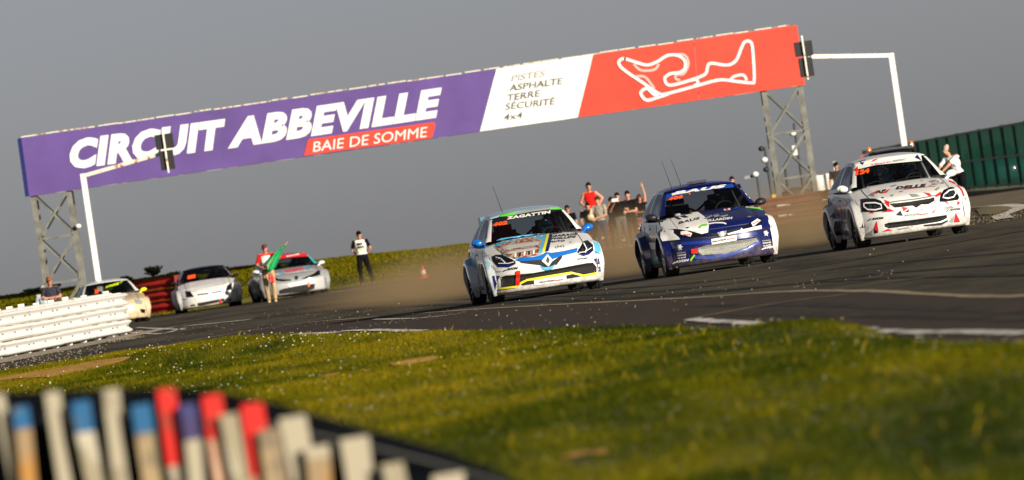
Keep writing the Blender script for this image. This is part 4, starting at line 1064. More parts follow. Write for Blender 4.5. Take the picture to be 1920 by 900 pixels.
m = MB(); m.ell((0, 0, .62), (.62, .4, .40), 18, 8); m.box((0, 0, .3), (1.1, .7, .6)); o = m.build('covered_stack', M('dark_tarp', (.05, .045, .035), .9, var=.5, vs=3, bump=1, bs=8), None, True, loc=(Wp(1490, 352, 262).x, 262, 0)); tag(o, 'low dark tarpaulin heap behind the guardrail at the foot of the right gantry tower', 'tarpaulin')

# cones
def cone(label, px, py, lean=0):
    p = Gp(px, py); r = thing('traffic_cone', label, 'traffic cone', p, 0, 'red and white traffic cones'); OR = M('cone_red', (.75, .05, .02), .5)
    m = MB(); m.box((0, 0, .02), (.3, .3, .04)); m.build('base', OR, r)
    m = MB(); m.lathe([(.12, .04), (.095, .16)], n=18); m.lathe([(.07, .29), (.035, .42), (.02, .43)], n=18); m.build('cone_body', OR, r, True)
    m = MB(); m.lathe([(.096, .16), (.07, .29)], n=18); m.build('white_band', WHITEV, r, True); r.scale = (1, 1, .82)
cone('red and white cone standing alone at the track edge right of the standing marshal', 795, 522)
cone('red and white cone at the left front corner of the silver car', 525, 558); cone('red and white cone at the right front corner of the silver car', 594, 549)

# ------------------------------------------------------------------ foreground barrier: black belting with painted planks
ZB = .80
bp = [(-160, 742), (0, 737), (150, 731), (290, 728), (380, 731), (440, 740), (520, 757), (620, 785), (720, 812), (820, 842), (920, 878), (1020, 925), (1150, 990)]
def topat(px, py, z):
    v = uv(px, py)[1]; Y = FPX * (H - z) / (VH - v); return Vector((uv(px, py)[0] * Y / FPX, Y, z))
bp = [(x, y) for x, y in bp]
def bY(px, py): return 36 - 1.0 * (uv(px, py)[0] + 1150) / 1150
bpath = [Wp(*p, bY(*p)) for p in bp]
bar_ = thing('belt_barrier', 'blurred black rubber belt barrier with painted planks in the near left corner', 'barrier', (bpath[3].x, bpath[3].y, 0)); BO = Vector(bar_.location)
m = MB(); G = []
for i, p in enumerate(bpath):
    for k in range(4 if i < len(bpath) - 1 else 1):
        q = p.lerp(bpath[min(i + 1, len(bpath) - 1)], k / 4) - BO
        G.append([Vector((q.x, q.y + o_, z)) for o_, z in ((0, 0), (.02, q.z * .3), (-.01, q.z * .62), (0, q.z - .02), (.01, q.z), (.03, q.z), (.04, q.z - .02), (.04, 0))])
m.grid(G); m.build('rubber_belt', M('rubber_belting', (.004, .005, .007), .75, var=.5, vs=3, bump=.6, bs=12, spec=.04), bar_, True, fixn=True)
m = MB()
for z, o_ in ((.88, -.05),):
    for a, b in zip(bpath[:-1], bpath[1:]): m.bar(Vector((a.x, a.y + o_, a.z * z)) - BO, Vector((b.x, b.y + o_, b.z * z)) - BO, .008, .008)
m.build('wire', M('pale_wire', (.12, .12, .11), .7), bar_)
WOOD = M('weathered_wood', (.34, .25, .13), .8, rgb2=(.20, .155, .10), vs=5, thr=.5); WOODO = M('orange_wood', (.42, .19, .03), .8, rgb2=(.30, .21, .11), vs=5, thr=.5); CREAM = M('cream_paint', (.38, .335, .24), .7, rgb2=(.27, .22, .15), vs=7, thr=.62); GREYW = M('greyed_wood', (.30, .26, .17), .8, rgb2=(.46, .42, .32), vs=4, thr=.55)
BLUEP = M('plank_blue', (.008, .10, .24), .6, rgb2=(.10, .13, .16), vs=8, thr=.6); REDP = M('plank_red', (.62, .010, .005), .6, rgb2=(.40, .03, .015), vs=9, thr=.62); PURPP = M('plank_purple', (.06, .012, .02), .7, rgb2=(.03, .05, .2), vs=8); PINK = M('faded_red', (.55, .18, .10), .7, rgb2=(.6, .45, .3), vs=4)
PK = [(-2, 739, 24, CREAM, None, 0), (38, 762, 38, WOODO, BLUEP, .095), (98, 735, 37, CREAM, None, 0), (151, 752, 43, GREYW, BLUEP, .13), (208, 730, 39, CREAM, None, 0), (264, 758, 45, WOOD, BLUEP, .12), (311, 729, 42, CREAM, REDP, .32),
      (352, 757, 37, CREAM, PURPP, .15), (397, 741, 46, PINK, REDP, .18), (428, 776, 42, GREYW, None, 0), (472, 757, 52, PINK, REDP, .30), (505, 804, 54, WOOD, None, 0), (548, 781, 64, CREAM, None, 0), (594, 836, 56, WOODO, CREAM, .05), (664, 820, 68, CREAM, None, 0), (735, 868, 52, GREYW, None, 0), (840, 888, 76, CREAM, None, 0), (-46, 764, 36, WOOD, BLUEP, .1), (-95, 742, 36, CREAM, None, 0)]
bx = sorted(bpath, key=lambda p: p.y)
for i, (px, py, wpx, mat, topm, th) in enumerate(PK):
    # distance of the belt below this pixel column
    u, v = uv(px, py); best = None
    for a, b in zip(bpath[:-1], bpath[1:]):
        for k in range(20):
            q = a.lerp(b, k / 20); d = abs(q.x / q.y * FPX - u)
            if best is None or d < best[0]: best = (d, q)
    q = best[1]; Y = q.y - .16 - .03 * (i % 2); x = u * Y / FPX; z = H + (v - VH) * Y / FPX; wd = .80 * wpx * Y / FPX
    m = MB(); lean = .012 * ((i * 5) % 3 - 1); zt = z - th if topm else z
    m.add([Vector((x - BO.x + a * wd / 2 * (1 if zz else .8) - (0 if zz else lean * 3), Y - BO.y + b * .014, zz * zt)) for a in (-1, 1) for b in (-1, 1) for zz in (0, 1)], [(0, 1, 3, 2), (4, 6, 7, 5), (0, 4, 5, 1), (2, 3, 7, 6), (0, 2, 6, 4), (1, 5, 7, 3)])
    o = m.build('plank', mat, bar_)
    if topm:
        m = MB(); m.box((x - BO.x, Y - BO.y, z - th / 2), (wd * 1.01, .031, th)); m.build('painted_tip', topm, o)
# ------------------------------------------------------------------ the racing cars
def Cc(px, py, Y): p = Wp(px, py, Y); p.z = 0; return p
WP = paint('white', (.76, .75, .72)); WP.node_tree.nodes['Principled BSDF'].inputs['Coat Weight'].default_value = .6
DRIV = M('driver_suit', (.06, .06, .09), .8)
def driver(car, label, suit, helm):
    rz = car.root.rotation_euler.z + pi / 2
    R = Matrix.Rotation(car.root.rotation_euler.z, 3, 'Z'); loc = Vector(car.root.location) + R @ Vector((-2.33, .36, -.42))
    person(label, loc, rz, 1.72, dict(pel=(0, .05, .93), ch=(0, .10, 1.24), nk=(0, .12, 1.42), hd=(0, .10, 1.58), sL=(-.18, .1, 1.38), sR=(.18, .1, 1.38), eL=(-.24, -.12, 1.2), wL=(-.15, -.42, 1.30), eR=(.24, -.12, 1.2), wR=(.15, -.42, 1.30),
        hL=(-.09, .02, .9), kL=(-.13, -.42, 1.0), aL=(-.1, -.75, .72), hR=(.09, .02, .9), kR=(.13, -.42, 1.0), aR=(.1, -.75, .72)), shirt=suit, sleeves='long', pants=suit, helmet=helm, vox=.015)

# --- number 402, white and light blue
c = Car('rally_car', 'white and light blue hatchback number 402 with a blue grille bar and yellow bumper line', Cc(1027, 575, 142.6), YAW, WP,
        dict(dents=[[(292, 600), (330, 588), (520, 570), (900, 500), (945, 497), (972, 530), (970, 570), (880, 585), (800, 565), (540, 605), (450, 625), (400, 665), (300, 670)]], mirror=paint('mirror_blue', (.005, .13, .50)), seatmat=M('red_seat', (.5, .03, .02), .8), cagemat=M('cage_dark', (.05, .06, .07), .4), roofmat=paint('roof_pale_blue', (.40, .62, .72)), flare=paint('flare_white', (.70, .74, .76)), rimmat=M('blue_rim', (.02, .04, .14), .4, .4)),
        (860, 360), 3.75, (625, 480), 112.2)
c.pg('windscreen_band', [(232, 203), (300, 163), (470, 133), (740, 108), (748, 126), (600, 152), (420, 182), (236, 238)], BLACKV, 1)
c.tx('ZAGATTIN', (338, 196), (652, 150), 24, WHITEV, 3, .06, .1)
c.tx('402', (240, 246), (345, 228), 30, ORANGEV, 3, .06, .2, 'race_number')
c.pg('roof_graphic', [(285, 175), (300, 152), (400, 145), (405, 160), (330, 172)], GREENV, 2); c.pg('roof_graphic', [(645, 125), (660, 110), (722, 108), (728, 122)], GREENV, 2); c.pg('roof_graphic', [(405, 160), (402, 145), (520, 120), (645, 108), (650, 122), (520, 138)], GREYV, 2)
c.pg('bonnet_graphic', [(247, 350), (300, 328), (470, 303), (636, 290), (603, 418), (585, 432), (500, 452), (410, 470), (330, 452), (262, 402), (243, 380)], LBLUEV, 1, parent=c.bonnet)
BRK = M('brick_print', (.22, .06, .03), .5, rgb2=(.45, .30, .22), vs=14, thr=.5)
c.pg('bonnet_graphic', [(262, 385), (330, 360), (400, 345), (495, 318), (585, 338), (560, 440), (480, 455), (400, 466), (350, 455), (275, 412)], BRK, 2, parent=c.bonnet)
for a in ([(300, 395), (330, 380), (560, 350), (575, 360), (560, 375), (420, 395), (320, 412)], [(330, 425), (540, 392), (555, 400), (545, 408), (350, 440)]): c.pg('bonnet_graphic', a, vinyl('pale_print', (.5, .52, .5)), 3, parent=c.bonnet)
for k in range(5): c.pg('bonnet_graphic', [(395 + k * 32, 432 - k * 5), (408 + k * 32, 430 - k * 5), (405 + k * 32, 458 - k * 5), (392 + k * 32, 460 - k * 5)], BLACKV if k % 2 else WHITEV, 3, parent=c.bonnet)
c.pg('bonnet_stripe', [(623, 294), (642, 292), (607, 420), (586, 424)], YELV, 3, parent=c.bonnet); c.pg('bonnet_stripe', [(643, 291), (668, 288), (632, 418), (607, 420)], NAVYV, 3, parent=c.bonnet)
c.ln('bonnet_stripe', [(665, 292), (740, 280), (820, 266)], .035, NAVYV, 3, parent=c.bonnet)
c.tx('GARAGE', (665, 318), (845, 302), 17, BLACKV, 2, .05, .3); c.tx('PHILLIPE', (648, 338), (832, 322), 17, BLACKV, 2, .05, .3); c.tx('AUTO', (640, 358), (750, 350), 15, BLACKV, 2, .05, .3)
c.tx('(M)', (680, 395), (745, 388), 20, GREYV, 2, .01, 0); c.tx('V', (780, 362), (800, 359), 14, GREYV, 2, .03, 0)
BB = paint('grille_blue', (.01, .14, .52))
c.pg('upper_grille', [(430, 488), (590, 478), (622, 520), (670, 478), (730, 440), (728, 462), (690, 512), (655, 525), (600, 528), (575, 515), (440, 498)], M('grille_mesh', (.02, .02, .02), .6, bump=1, bs=90), 2)
c.pg('grille_bar', [(400, 478), (440, 462), (520, 458), (585, 445), (612, 424), (660, 430), (690, 428), (760, 412), (835, 394), (832, 424), (740, 446), (668, 470), (640, 500), (600, 498), (585, 478), (500, 484), (440, 490)], BB, 3)
c.pg('grille_bar', [(570, 518), (600, 530), (640, 528), (682, 508), (660, 540), (622, 550), (596, 546)], paint('lower_blue', (.06, .38, .68)), 3)
o = c.pg('badge', [(625, 438), (662, 480), (632, 526), (583, 486)], M('badge_white', (.8, .8, .8), .2, .3), 5)
c.decal('badge_cut', poly2d(c.P([(626, 458), (640, 480), (629, 504), (613, 484)])), BLACK, 6, parent=o)
for hl in ([(232, 455), (262, 443), (300, 442), (352, 462), (402, 490), (385, 506), (280, 514), (250, 494)], [(832, 428), (852, 392), (882, 347), (908, 340), (946, 372), (946, 398), (912, 425), (872, 438)]):
    s0 = hl[0][0] > 500
    c.pg('headlight_trim', [(hl[0][0] - 4, hl[0][1] + 8)] + ([(836, 438), (876, 452), (918, 440), (950, 412), (948, 398), (872, 436)] if s0 else [(250, 498), (272, 528), (352, 530), (402, 506), (400, 492), (280, 512)]), NAVYV, 1)
    lp = c.lamp(hl, [(300, 478, 12), (270, 470, 10)] if not s0 else [(905, 385, 12), (872, 410, 12)], [])
    c.decal('light_guide', strip2d(c.P([(262, 460), (300, 470), (330, 500)] if not s0 else [(880, 360), (900, 400), (890, 428)]), .016), M('light_guide', (.8, .8, .78), .3), 3, parent=lp)
    c.decal('light_guide', strip2d(c.P([(280, 504), (350, 503), (390, 494)] if not s0 else [(846, 428), (890, 422), (935, 392)]), .012), M('light_guide', (.8, .8, .78), .3), 3, parent=lp)
MESHB = M('intake_mesh', (.012, .011, .010), .7, bump=1, bs=80)
c.pg('lower_intake', [(292, 600), (330, 588), (520, 570), (900, 500), (945, 497), (972, 530), (970, 570), (880, 585), (800, 565), (540, 605), (450, 625), (400, 665), (300, 670)], MESHB, 1)
c.ln('bumper_line', [(288, 680), (400, 668), (440, 640), (480, 620), (620, 596), (790, 568), (880, 590), (972, 572)], .028, YELV, 3)
for a in ([(440, 645), (460, 630), (532, 622), (532, 645), (450, 656)], [(758, 586), (800, 578), (862, 588), (850, 596), (762, 610)]): c.pg('small_intake', a, MESHB, 2)
c.pg('plate', [(530, 622), (752, 588), (760, 628), (532, 656)], WHITEV, 3); c.tx('RALLYCROSS', (570, 640), (672, 626), 15, BLACKV, 5, .03, .1); c.tx('france', (676, 626), (735, 618), 14, REDV, 5, .03, .1)
c.pg('tow_strap', [(404, 556), (434, 553), (430, 655), (402, 660)], M('red_strap', (.75, .03, .01), .6), 4)
c.tx('AVON', (336, 552), (420, 540), 18, BLACKV, 2, .06, .35); c.pg('lettering', [(306, 560), (332, 545), (336, 552), (318, 560)], BLACKV, 2)
c.tx('AVON', (828, 480), (906, 470), 15, BLACKV, 2, .06, .35); c.pg('lettering', [(802, 484), (824, 472), (828, 478), (812, 486)], BLACKV, 2)
c.pg('corner_graphic', [(236, 590), (292, 590), (272, 630), (256, 690), (246, 640)], NAVYV, 1); c.pg('corner_graphic', [(950, 474), (988, 458), (1002, 560), (990, 562), (978, 520)], NAVYV, 1)
c.pg('corner_graphic', [(945, 348), (985, 340), (1006, 420), (960, 440), (962, 400)], LBLUEV, 1); c.pg('corner_graphic', [(180, 480), (225, 500), (215, 545), (170, 540)], vinyl('pale_blue', (.35, .6, .7)), 1)
c.ln('panel_gap', [(232, 515), (262, 560), (300, 560)], .008, BLACK, 2); c.ln('panel_gap', [(955, 420), (1000, 440)], .008, BLACK, 2)
for pts, mt in (([(-1.5, .9), (-2.6, .92), (-2.4, .5), (-1.6, .45)], vinyl('pale_grey', (.45, .47, .48))), ([(-2.6, .85), (-3.1, .9), (-3.3, .75), (-2.8, .6)], LBLUEV), ([(-1.5, .4), (-2.7, .42), (-2.7, .24), (-1.4, .24)], NAVYV), ([(-1.8, .7), (-2.2, .72), (-2.15, .55), (-1.9, .5)], REDV)): c.decal('door_graphic', poly2d(pts), mt, 1, 'right')
c.shut_lines()
m = MB(); m.box((-3.80, 0, 1.45), (.32, 1.14, .03)); m.box((-3.80, -.57, 1.40), (.34, .03, .13)); m.box((-3.80, .57, 1.40), (.34, .03, .13)); m.build('rear_wing', vinyl('dull_blue', (.06, .22, .36)), c.root)
m = MB(); m.cap((-2.1, -.38, 1.5), (-2.25, -.46, 1.97), .006, .003, 5, 1); m.build('aerial', BLACK, c.root)
CAR402 = c
driver(c, 'driver in a pale blue helmet at the wheel of car 402', DRIV, M('helmet_blue', (.25, .45, .6), .25, coat=1))

# --- blue and white car number 406
BP = paint('deep_blue', (.002, .007, .085))
c = Car('rally_car', 'dark blue and white hatchback with BAUS on its windscreen and a silver mesh bumper grille', Cc(1349.5, 530, 143.6), YAW, BP,
        dict(halfw=.90, dents=[[(528, 590), (600, 570), (980, 515), (985, 545), (900, 595), (760, 632), (560, 648), (530, 625)]], mirror=BLACK, pillarmat=BP, cagemat=M('cage_grey', (.10, .11, .12), .4), flare=BP, flareL=WP, rimmat=M('grey_rim', (.35, .38, .42), .4, .4)), (1180, 320), 4.09, (716, 483), 111.5)
c.pg('bonnet_graphic', [(283, 345), (400, 328), (538, 316), (575, 345), (602, 372), (612, 412), (604, 474), (556, 486), (470, 462), (340, 448), (300, 452)], WHITEV, 1, parent=c.bonnet)
c.pg('fender_graphic', [(246, 395), (283, 345), (302, 452), (345, 455), (342, 478), (380, 510), (390, 527), (258, 543), (242, 515)], WHITEV, 1)
c.pg('fender_graphic', [(870, 268), (955, 252), (1080, 292), (1100, 320), (1080, 335), (1040, 305)], WHITEV, 1)
c.ln('fender_stripe', [(905, 282), (990, 290), (1050, 300), (1082, 330)], .02, GREENV, 2)
c.pg('roof_edge', [(760, 68), (830, 66), (950, 190), (985, 225), (960, 232), (930, 200), (840, 95)], WHITEV, 2)
c.pg('windscreen_band', [(292, 215), (300, 180), (480, 140), (815, 96), (828, 124), (640, 143), (470, 165), (296, 216)], BLUEV, 1)
c.pg('windscreen_band', [(340, 175), (436, 148), (442, 164), (344, 192)], WHITEV, 2)
c.tx('BAUS', (350, 186), (768, 124), 26, WHITEV, 3, .07, .25)
c.tx('406', (312, 232), (428, 208), 28, ORANGEV, 3, .06, .2, 'race_number'); c.pg('race_number', [(470, 172), (484, 168), (486, 182), (474, 184)], ORANGEV, 3)
c.pg('bonnet_graphic', [(345, 356), (372, 352), (412, 372), (385, 376)], BLACKV, 2, parent=c.bonnet); c.pg('bonnet_graphic', [(392, 350), (432, 342), (465, 358), (432, 364)], BLACKV, 2, parent=c.bonnet)
c.tx('BAUS', (382, 412), (550, 372), 22, BLACKV, 2, .04, .2); c.tx('FAILLARDIN', (560, 398), (798, 372), 20, WHITEV, 3, .05, .2)
for a in ([(575, 370), (640, 342), (645, 352), (600, 372)], [(650, 345), (690, 336), (700, 352), (660, 362)], [(700, 350), (760, 338), (765, 348), (720, 362)]): c.pg('bonnet_graphic', a, GREYV, 3, parent=c.bonnet)
c.ln('bonnet_graphic', [(600, 412), (660, 402), (720, 402), (745, 410)], .02, WHITEV, 3, parent=c.bonnet); c.ln('bonnet_graphic', [(535, 440), (560, 420), (596, 416)], .035, GREENV, 2, parent=c.bonnet)
c.pg('bonnet_graphic', [(735, 296), (785, 288), (788, 302), (740, 308)], WHITEV, 2, parent=c.bonnet); c.pg('bonnet_graphic', [(750, 294), (768, 291), (770, 303), (754, 305)], REDV, 3, parent=c.bonnet); c.pg('bonnet_graphic', [(810, 296), (835, 278), (866, 290)], BLUEV, 2, parent=c.bonnet)
for x_, y_ in ((318, 362), (942, 270)): c.pg('bonnet_pin', [(x_ - 8, y_), (x_, y_ - 6), (x_ + 8, y_), (x_, y_ + 6)], BLACK, 3)
c.pg('bonnet_vent', [(905, 356), (925, 350), (945, 352), (925, 362)], M('dull_vent', (.2, .17, .12), .5), 3); c.pg('bonnet_vent', [(430, 440), (450, 434), (468, 434), (450, 444)], BLACK, 3)
for hl, pa in (([(340, 452), (350, 447), (400, 452), (470, 466), (560, 488), (640, 492), (640, 502), (480, 512), (390, 506), (352, 478)], [(398, 468), (440, 462), (484, 482), (470, 508), (396, 490)]), ([(858, 452), (900, 420), (962, 376), (1008, 358), (1020, 392), (1016, 410), (900, 446)], [(936, 402), (985, 370), (1012, 384), (950, 432)])):
    o = c.pg('headlight', hl, GLOSSBLACK, 2); c.decal('sponsor_patch', poly2d(c.P(pa)), WHITEV, 3, parent=o)
c.tx('AUX', (412, 500), (478, 500), 16, REDV, 4, .04, .3); c.tx('AUX', (945, 418), (1000, 392), 16, REDV, 4, .04, .3)
c.pg('grille', [(600, 490), (690, 478), (730, 465), (840, 440), (862, 436), (850, 450), (745, 486), (735, 506), (690, 508)], MESHB, 2)
c.pg('grille_bar', [(748, 484), (850, 456), (862, 440), (872, 452), (1014, 420), (1018, 446), (860, 472), (760, 492)], WHITEV, 3)
o = c.pg('badge', [(672, 478), (746, 462), (742, 488), (722, 508), (694, 508)], GREYV, 5)
def lion(c, x, y, s, par=None):
    P = [(0, -22), (10, -20), (14, -12), (8, -8), (18, -2), (24, -8), (26, -2), (16, 6), (10, 6), (14, 16), (20, 24), (8, 24), (4, 14), (-2, 12), (-4, 24), (-14, 24), (-8, 14), (-12, 4), (-22, 2), (-20, -4), (-10, -2), (-8, -8), (-20, -12), (-18, -17), (-6, -14)]
    return c.decal('badge_emblem', poly2d(c.P([(x + a * s, y + b * s) for a, b in P])), WHITEV, 6, parent=par or c.root)
lion(c, 712, 485, .8, o); lion(c, 392, 585, .85); lion(c, 1046, 480, .85)
c.pg('plate', [(628, 526), (820, 494), (823, 532), (632, 566)], WHITEV, 4); c.tx('RALLYCROSS', (640, 552), (745, 532), 17, BLACKV, 6, .03, .1); c.tx('france', (752, 532), (815, 520), 15, REDV, 6, .03, .1)
c.ln('panel_gap', [(262, 545), (400, 530), (640, 508), (870, 482), (1030, 450), (1100, 430)], .014, BLACK, 2); c.ln('bumper_highlight', [(400, 560), (620, 545), (820, 500), (980, 480)], .05, paint('mid_blue', (.008, .03, .24)), 2)  # bumper highlight painted in as a strip of lighter blue
c.pg('lower_grille', [(528, 590), (600, 570), (980, 515), (985, 545), (900, 595), (760, 632), (560, 648), (530, 625)], M('silver_mesh', (.42, .42, .38), .5, .4, bump=1, bs=120, var=.3, vs=60), 1)
c.ln('grille_frame', [(500, 660), (600, 668), (760, 645), (900, 605), (990, 552), (1000, 540)], .06, paint('bright_body_blue', (.012, .055, .34)), 2)
c.pg('tow_tag', [(474, 602), (524, 596), (526, 634), (478, 638)], M('red_tag', (.7, .02, .02), .5), 4); c.ln('tow_strap', [(502, 645), (482, 672), (470, 692)], .03, M('green_strap', (.25, .7, .05), .6), 3)
for x0, y0, d in ((372, 0, 0), (1024, -94, 0)):
    c.tx('GARAGE', (x0, 656 + y0), (x0 + 66, 648 + y0), 13, WHITEV, 3, .04, .05); c.tx('LE GOFF', (x0 + 4, 676 + y0), (x0 + 66, 668 + y0), 12, WHITEV, 3, .04, .05); c.ln('lettering', [(x0 - 6, 634 + y0), (x0 + 62, 626 + y0)], .016, GREYV, 3)
c.tx('AVON', (352, 710), (462, 692), 22, WHITEV, 3, .07, .35); c.pg('lettering', [(330, 716), (350, 698), (360, 700), (345, 716)], WHITEV, 3); c.tx('AVON', (1030, 602), (1116, 590), 20, WHITEV, 3, .07, .35); c.pg('lettering', [(1012, 606), (1030, 592), (1036, 596), (1024, 606)], WHITEV, 3)
for pts, mt in (([(-1.5, .9), (-2.5, .92), (-2.3, .7), (-1.7, .62)], vinyl('teal_grey', (.10, .2, .25))), ([(-1.5, .6), (-2.7, .62), (-2.7, .5), (-1.5, .48)], WHITEV), ([(-1.6, .75), (-1.9, .8), (-1.9, .6)], REDV), ([(-3.0, .9), (-3.7, .9), (-3.6, .75), (-3.1, .72)], vinyl('pale', (.5, .55, .6))), ([(-1.5, .33), (-2.8, .34), (-2.8, .24), (-1.5, .24)], vinyl('green_teal', (.02, .25, .2)))): c.decal('door_graphic', poly2d(pts), mt, 1, 'right')
c.shut_lines()
m = MB(); m.box((-2.15, 0, 1.525), (.30, .30, .05)); m.build('roof_scoop', BP, c.root); m = MB(); m.box((-1.995, 0, 1.528), (.02, .23, .032)); m.build('scoop_mouth', BLACK, c.root)
for y_ in (-.42, -.25):
    m = MB(); m.cap((-2.3, y_, 1.5), (-2.4, y_ - .09, 1.97), .006, .003, 5, 1); m.build('aerial', BLACK, c.root)
driver(c, 'driver in a dark helmet at the wheel of the blue and white car', DRIV, M('helmet_dark', (.05, .05, .06), .25, coat=1))

# --- white car with red and grey shards
c = Car('rally_car', 'white hatchback covered in red, grey and black shards with ringed headlights', Cc(1716, 480, 145.0), YAW, WP,
        dict(halfw=.91, dents=[[(465, 665), (490, 655), (700, 630), (920, 598), (928, 620), (880, 645), (700, 672), (500, 697), (468, 685)], [(500, 518), (660, 500), (832, 470), (832, 496), (790, 520), (540, 545)]], mirror=WP, flare=WP, cagemat=M('cage_white', (.7, .7, .68), .4)), (1540, 250), 3.913, (690, 535), 110.7)
c.pg('windscreen_band', [(255, 262), (262, 215), (440, 175), (770, 140), (776, 196), (620, 210), (430, 228), (275, 266)], WHITEV, 1)
c.pg('band_graphic', [(300, 205), (362, 186), (336, 228)], NAVYV, 2); c.pg('band_graphic', [(395, 210), (415, 190), (456, 180), (430, 196)], REDV, 2); c.tx('Al Menard Art', (392, 232), (545, 210), 14, REDV, 2, .02, .2); c.tx('MERIC', (555, 208), (662, 192), 16, GREYV, 2, .04, .3)
c.pg('band_graphic', [(262, 268), (298, 238), (300, 262), (285, 274)], REDV, 2); c.pg('band_graphic', [(722, 172), (745, 150), (772, 196)], NAVYV, 2)
c.tx('124', (282, 306), (385, 286), 40, ORANGEV, 3, .07, .2, 'race_number')
# shards
SH = [([(345, 458), (400, 436), (396, 462)], GREYV), ([(365, 445), (430, 415), (440, 420), (392, 448)], REDV), ([(435, 445), (520, 405), (490, 435)], REDV), ([(440, 466), (452, 480), (468, 470)], BLACKV), ([(505, 452), (540, 448), (522, 466)], GREYV), ([(570, 432), (592, 422), (612, 430)], REDV), ([(648, 445), (700, 446), (732, 462), (668, 470)], GREYV),
      ([(752, 432), (800, 440), (818, 462), (790, 460)], REDV), ([(804, 352), (850, 338), (880, 342), (830, 362)], GREYV), ([(830, 458), (886, 424), (884, 452), (846, 468)], REDV), ([(870, 348), (880, 346), (880, 362), (868, 362)], REDV), ([(836, 412), (870, 394), (876, 402), (850, 422)], GREYV),
      ([(460, 486), (500, 500), (500, 545), (478, 525)], REDV), ([(440, 580), (495, 550), (540, 572)], REDV), ([(545, 600), (580, 565), (598, 605)], BLACKV), ([(590, 540), (640, 545), (605, 575)], REDV), ([(610, 578), (645, 552), (640, 580)], BLACKV), ([(352, 586), (370, 572), (392, 586)], REDV),
      ([(790, 535), (830, 498), (870, 502)], REDV), ([(805, 588), (838, 548), (870, 535), (825, 586)], REDV), ([(900, 502), (925, 500), (945, 522)], REDV), ([(728, 552), (745, 552), (742, 565)], REDV), ([(890, 545), (960, 530), (980, 548), (920, 556)], GREYV), ([(1003, 495), (1028, 510), (1004, 530)], REDV), ([(975, 655), (990, 578), (1026, 650)], REDV), ([(935, 650), (982, 600), (970, 655)], GREYV), ([(1005, 585), (1015, 588), (1010, 596)], REDV),
      ([(385, 700), (408, 642), (422, 725)], REDV), ([(384, 700), (420, 726), (392, 738)], BLACKV), ([(440, 724), (490, 700), (520, 712)], REDV), ([(330, 740), (380, 705), (378, 750)], GREYV), ([(652, 682), (664, 674), (676, 686)], REDV), ([(300, 690), (312, 640), (328, 690)], BLACKV), ([(748, 346), (770, 344), (756, 352)], REDV), ([(520, 385), (560, 376), (575, 380), (535, 392)], GREYV)]
for pts, mt in SH: c.pg('livery_shard', pts, mt, 1)
c.tx('AP', (402, 446), (492, 428), 24, BLACKV, 2, .05, .35); c.tx('DELLE', (556, 412), (790, 390), 26, BLACKV, 2, .06, .35); c.ln('lettering', [(600, 415), (700, 402), (850, 388)], .008, REDV, 2); c.tx('SA', (800, 386), (920, 368), 18, GREYV, 2, .03, .5)
for hl, ring in (([(296, 484), (330, 478), (400, 480), (440, 495), (488, 556), (480, 568), (400, 575), (304, 574)], [(335, 512), (400, 510), (440, 522), (445, 550), (400, 562), (345, 560), (320, 540), (318, 516), (335, 512)]), ([(868, 502), (880, 448), (905, 415), (960, 394), (985, 396), (1020, 470), (1010, 488), (900, 502)], [(905, 452), (945, 420), (985, 412), (996, 440), (975, 468), (930, 478), (895, 472), (905, 452)])):
    o = c.lamp(hl, [(365, 538, 14), (400, 540, 13), (425, 540, 8)] if hl[0][0] < 500 else [(915, 458, 12), (945, 450, 14), (968, 440, 13)], [(ring, .022)])
c.ln('bonnet_edge', [(500, 508), (560, 498), (700, 482), (830, 458)], .018, M('edge_grey', (.2, .2, .19), .4), 2)
c.pg('upper_grille', [(500, 518), (660, 500), (832, 470), (832, 496), (790, 520), (735, 522), (700, 545), (670, 530), (540, 545)], MESHB, 2)
c.pg('lower_intake', [(465, 665), (490, 655), (700, 630), (920, 598), (928, 620), (880, 645), (700, 672), (500, 697), (468, 685)], MESHB, 2)
c.pg('splitter_graphic', [(560, 700), (640, 682), (640, 696), (575, 706)], GREYV, 2); c.pg('splitter_graphic', [(750, 672), (880, 655), (930, 634), (930, 648), (885, 672), (760, 682)], BLACKV, 2)
c.pg('plate', [(604, 584), (782, 562), (786, 596), (608, 618)], WHITEV, 2); c.tx('RALLYCROSS', (614, 610), (722, 598), 19, GREYV, 4, .04, .0); c.tx('france', (724, 600), (782, 592), 15, REDV, 4, .03, .1)
for x0, y0 in ((342, 0), (912, -66)): c.tx('AVON', (x0 + 28, 636 + y0), (x0 + 118, 626 + y0), 18, BLACKV, 2, .07, .3); c.pg('lettering', [(x0, 640 + y0), (x0 + 22, 622 + y0), (x0 + 28, 624 + y0), (x0 + 14, 640 + y0)], BLACKV, 2)
c.ln('fender_stripe', [(960, 345), (1010, 370), (1045, 420), (1058, 460)], .03, REDV, 2); c.pg('fender_graphic', [(1062, 462), (1078, 480), (1066, 496)], GREENV, 2)
for y0 in (372, ): c.ln('wiper', [(340, y0 + 10), (420, y0 - 20), (480, y0 - 14)], .016, BLACK, 2); c.ln('wiper', [(560, 352), (690, 318), (760, 312)], .016, BLACK, 2)
c.ln('panel_gap', [(290, 690), (330, 688)], .008, BLACK, 2)
SIDEB = vinyl('slate_blue', (.07, .10, .15))
for pts, mt in (([(-1.15, .85), (-3.0, .93), (-3.0, .55), (-1.3, .5)], SIDEB), ([(-1.5, .8), (-1.8, .85), (-1.7, .6)], REDV), ([(-2.2, .7), (-2.5, .8), (-2.6, .4)], REDV), ([(-1.3, .5), (-2.2, .52), (-2.0, .3), (-1.4, .3)], WHITEV), ([(-2.0, .45), (-2.9, .5), (-2.9, .25), (-2.1, .25)], BLACKV), ([(-3.0, .9), (-3.8, .88), (-3.7, .7), (-3.2, .8)], SIDEB)): c.decal('door_graphic', poly2d(pts), mt, 1 if mt is SIDEB else 2, 'right')
c.shut_lines()
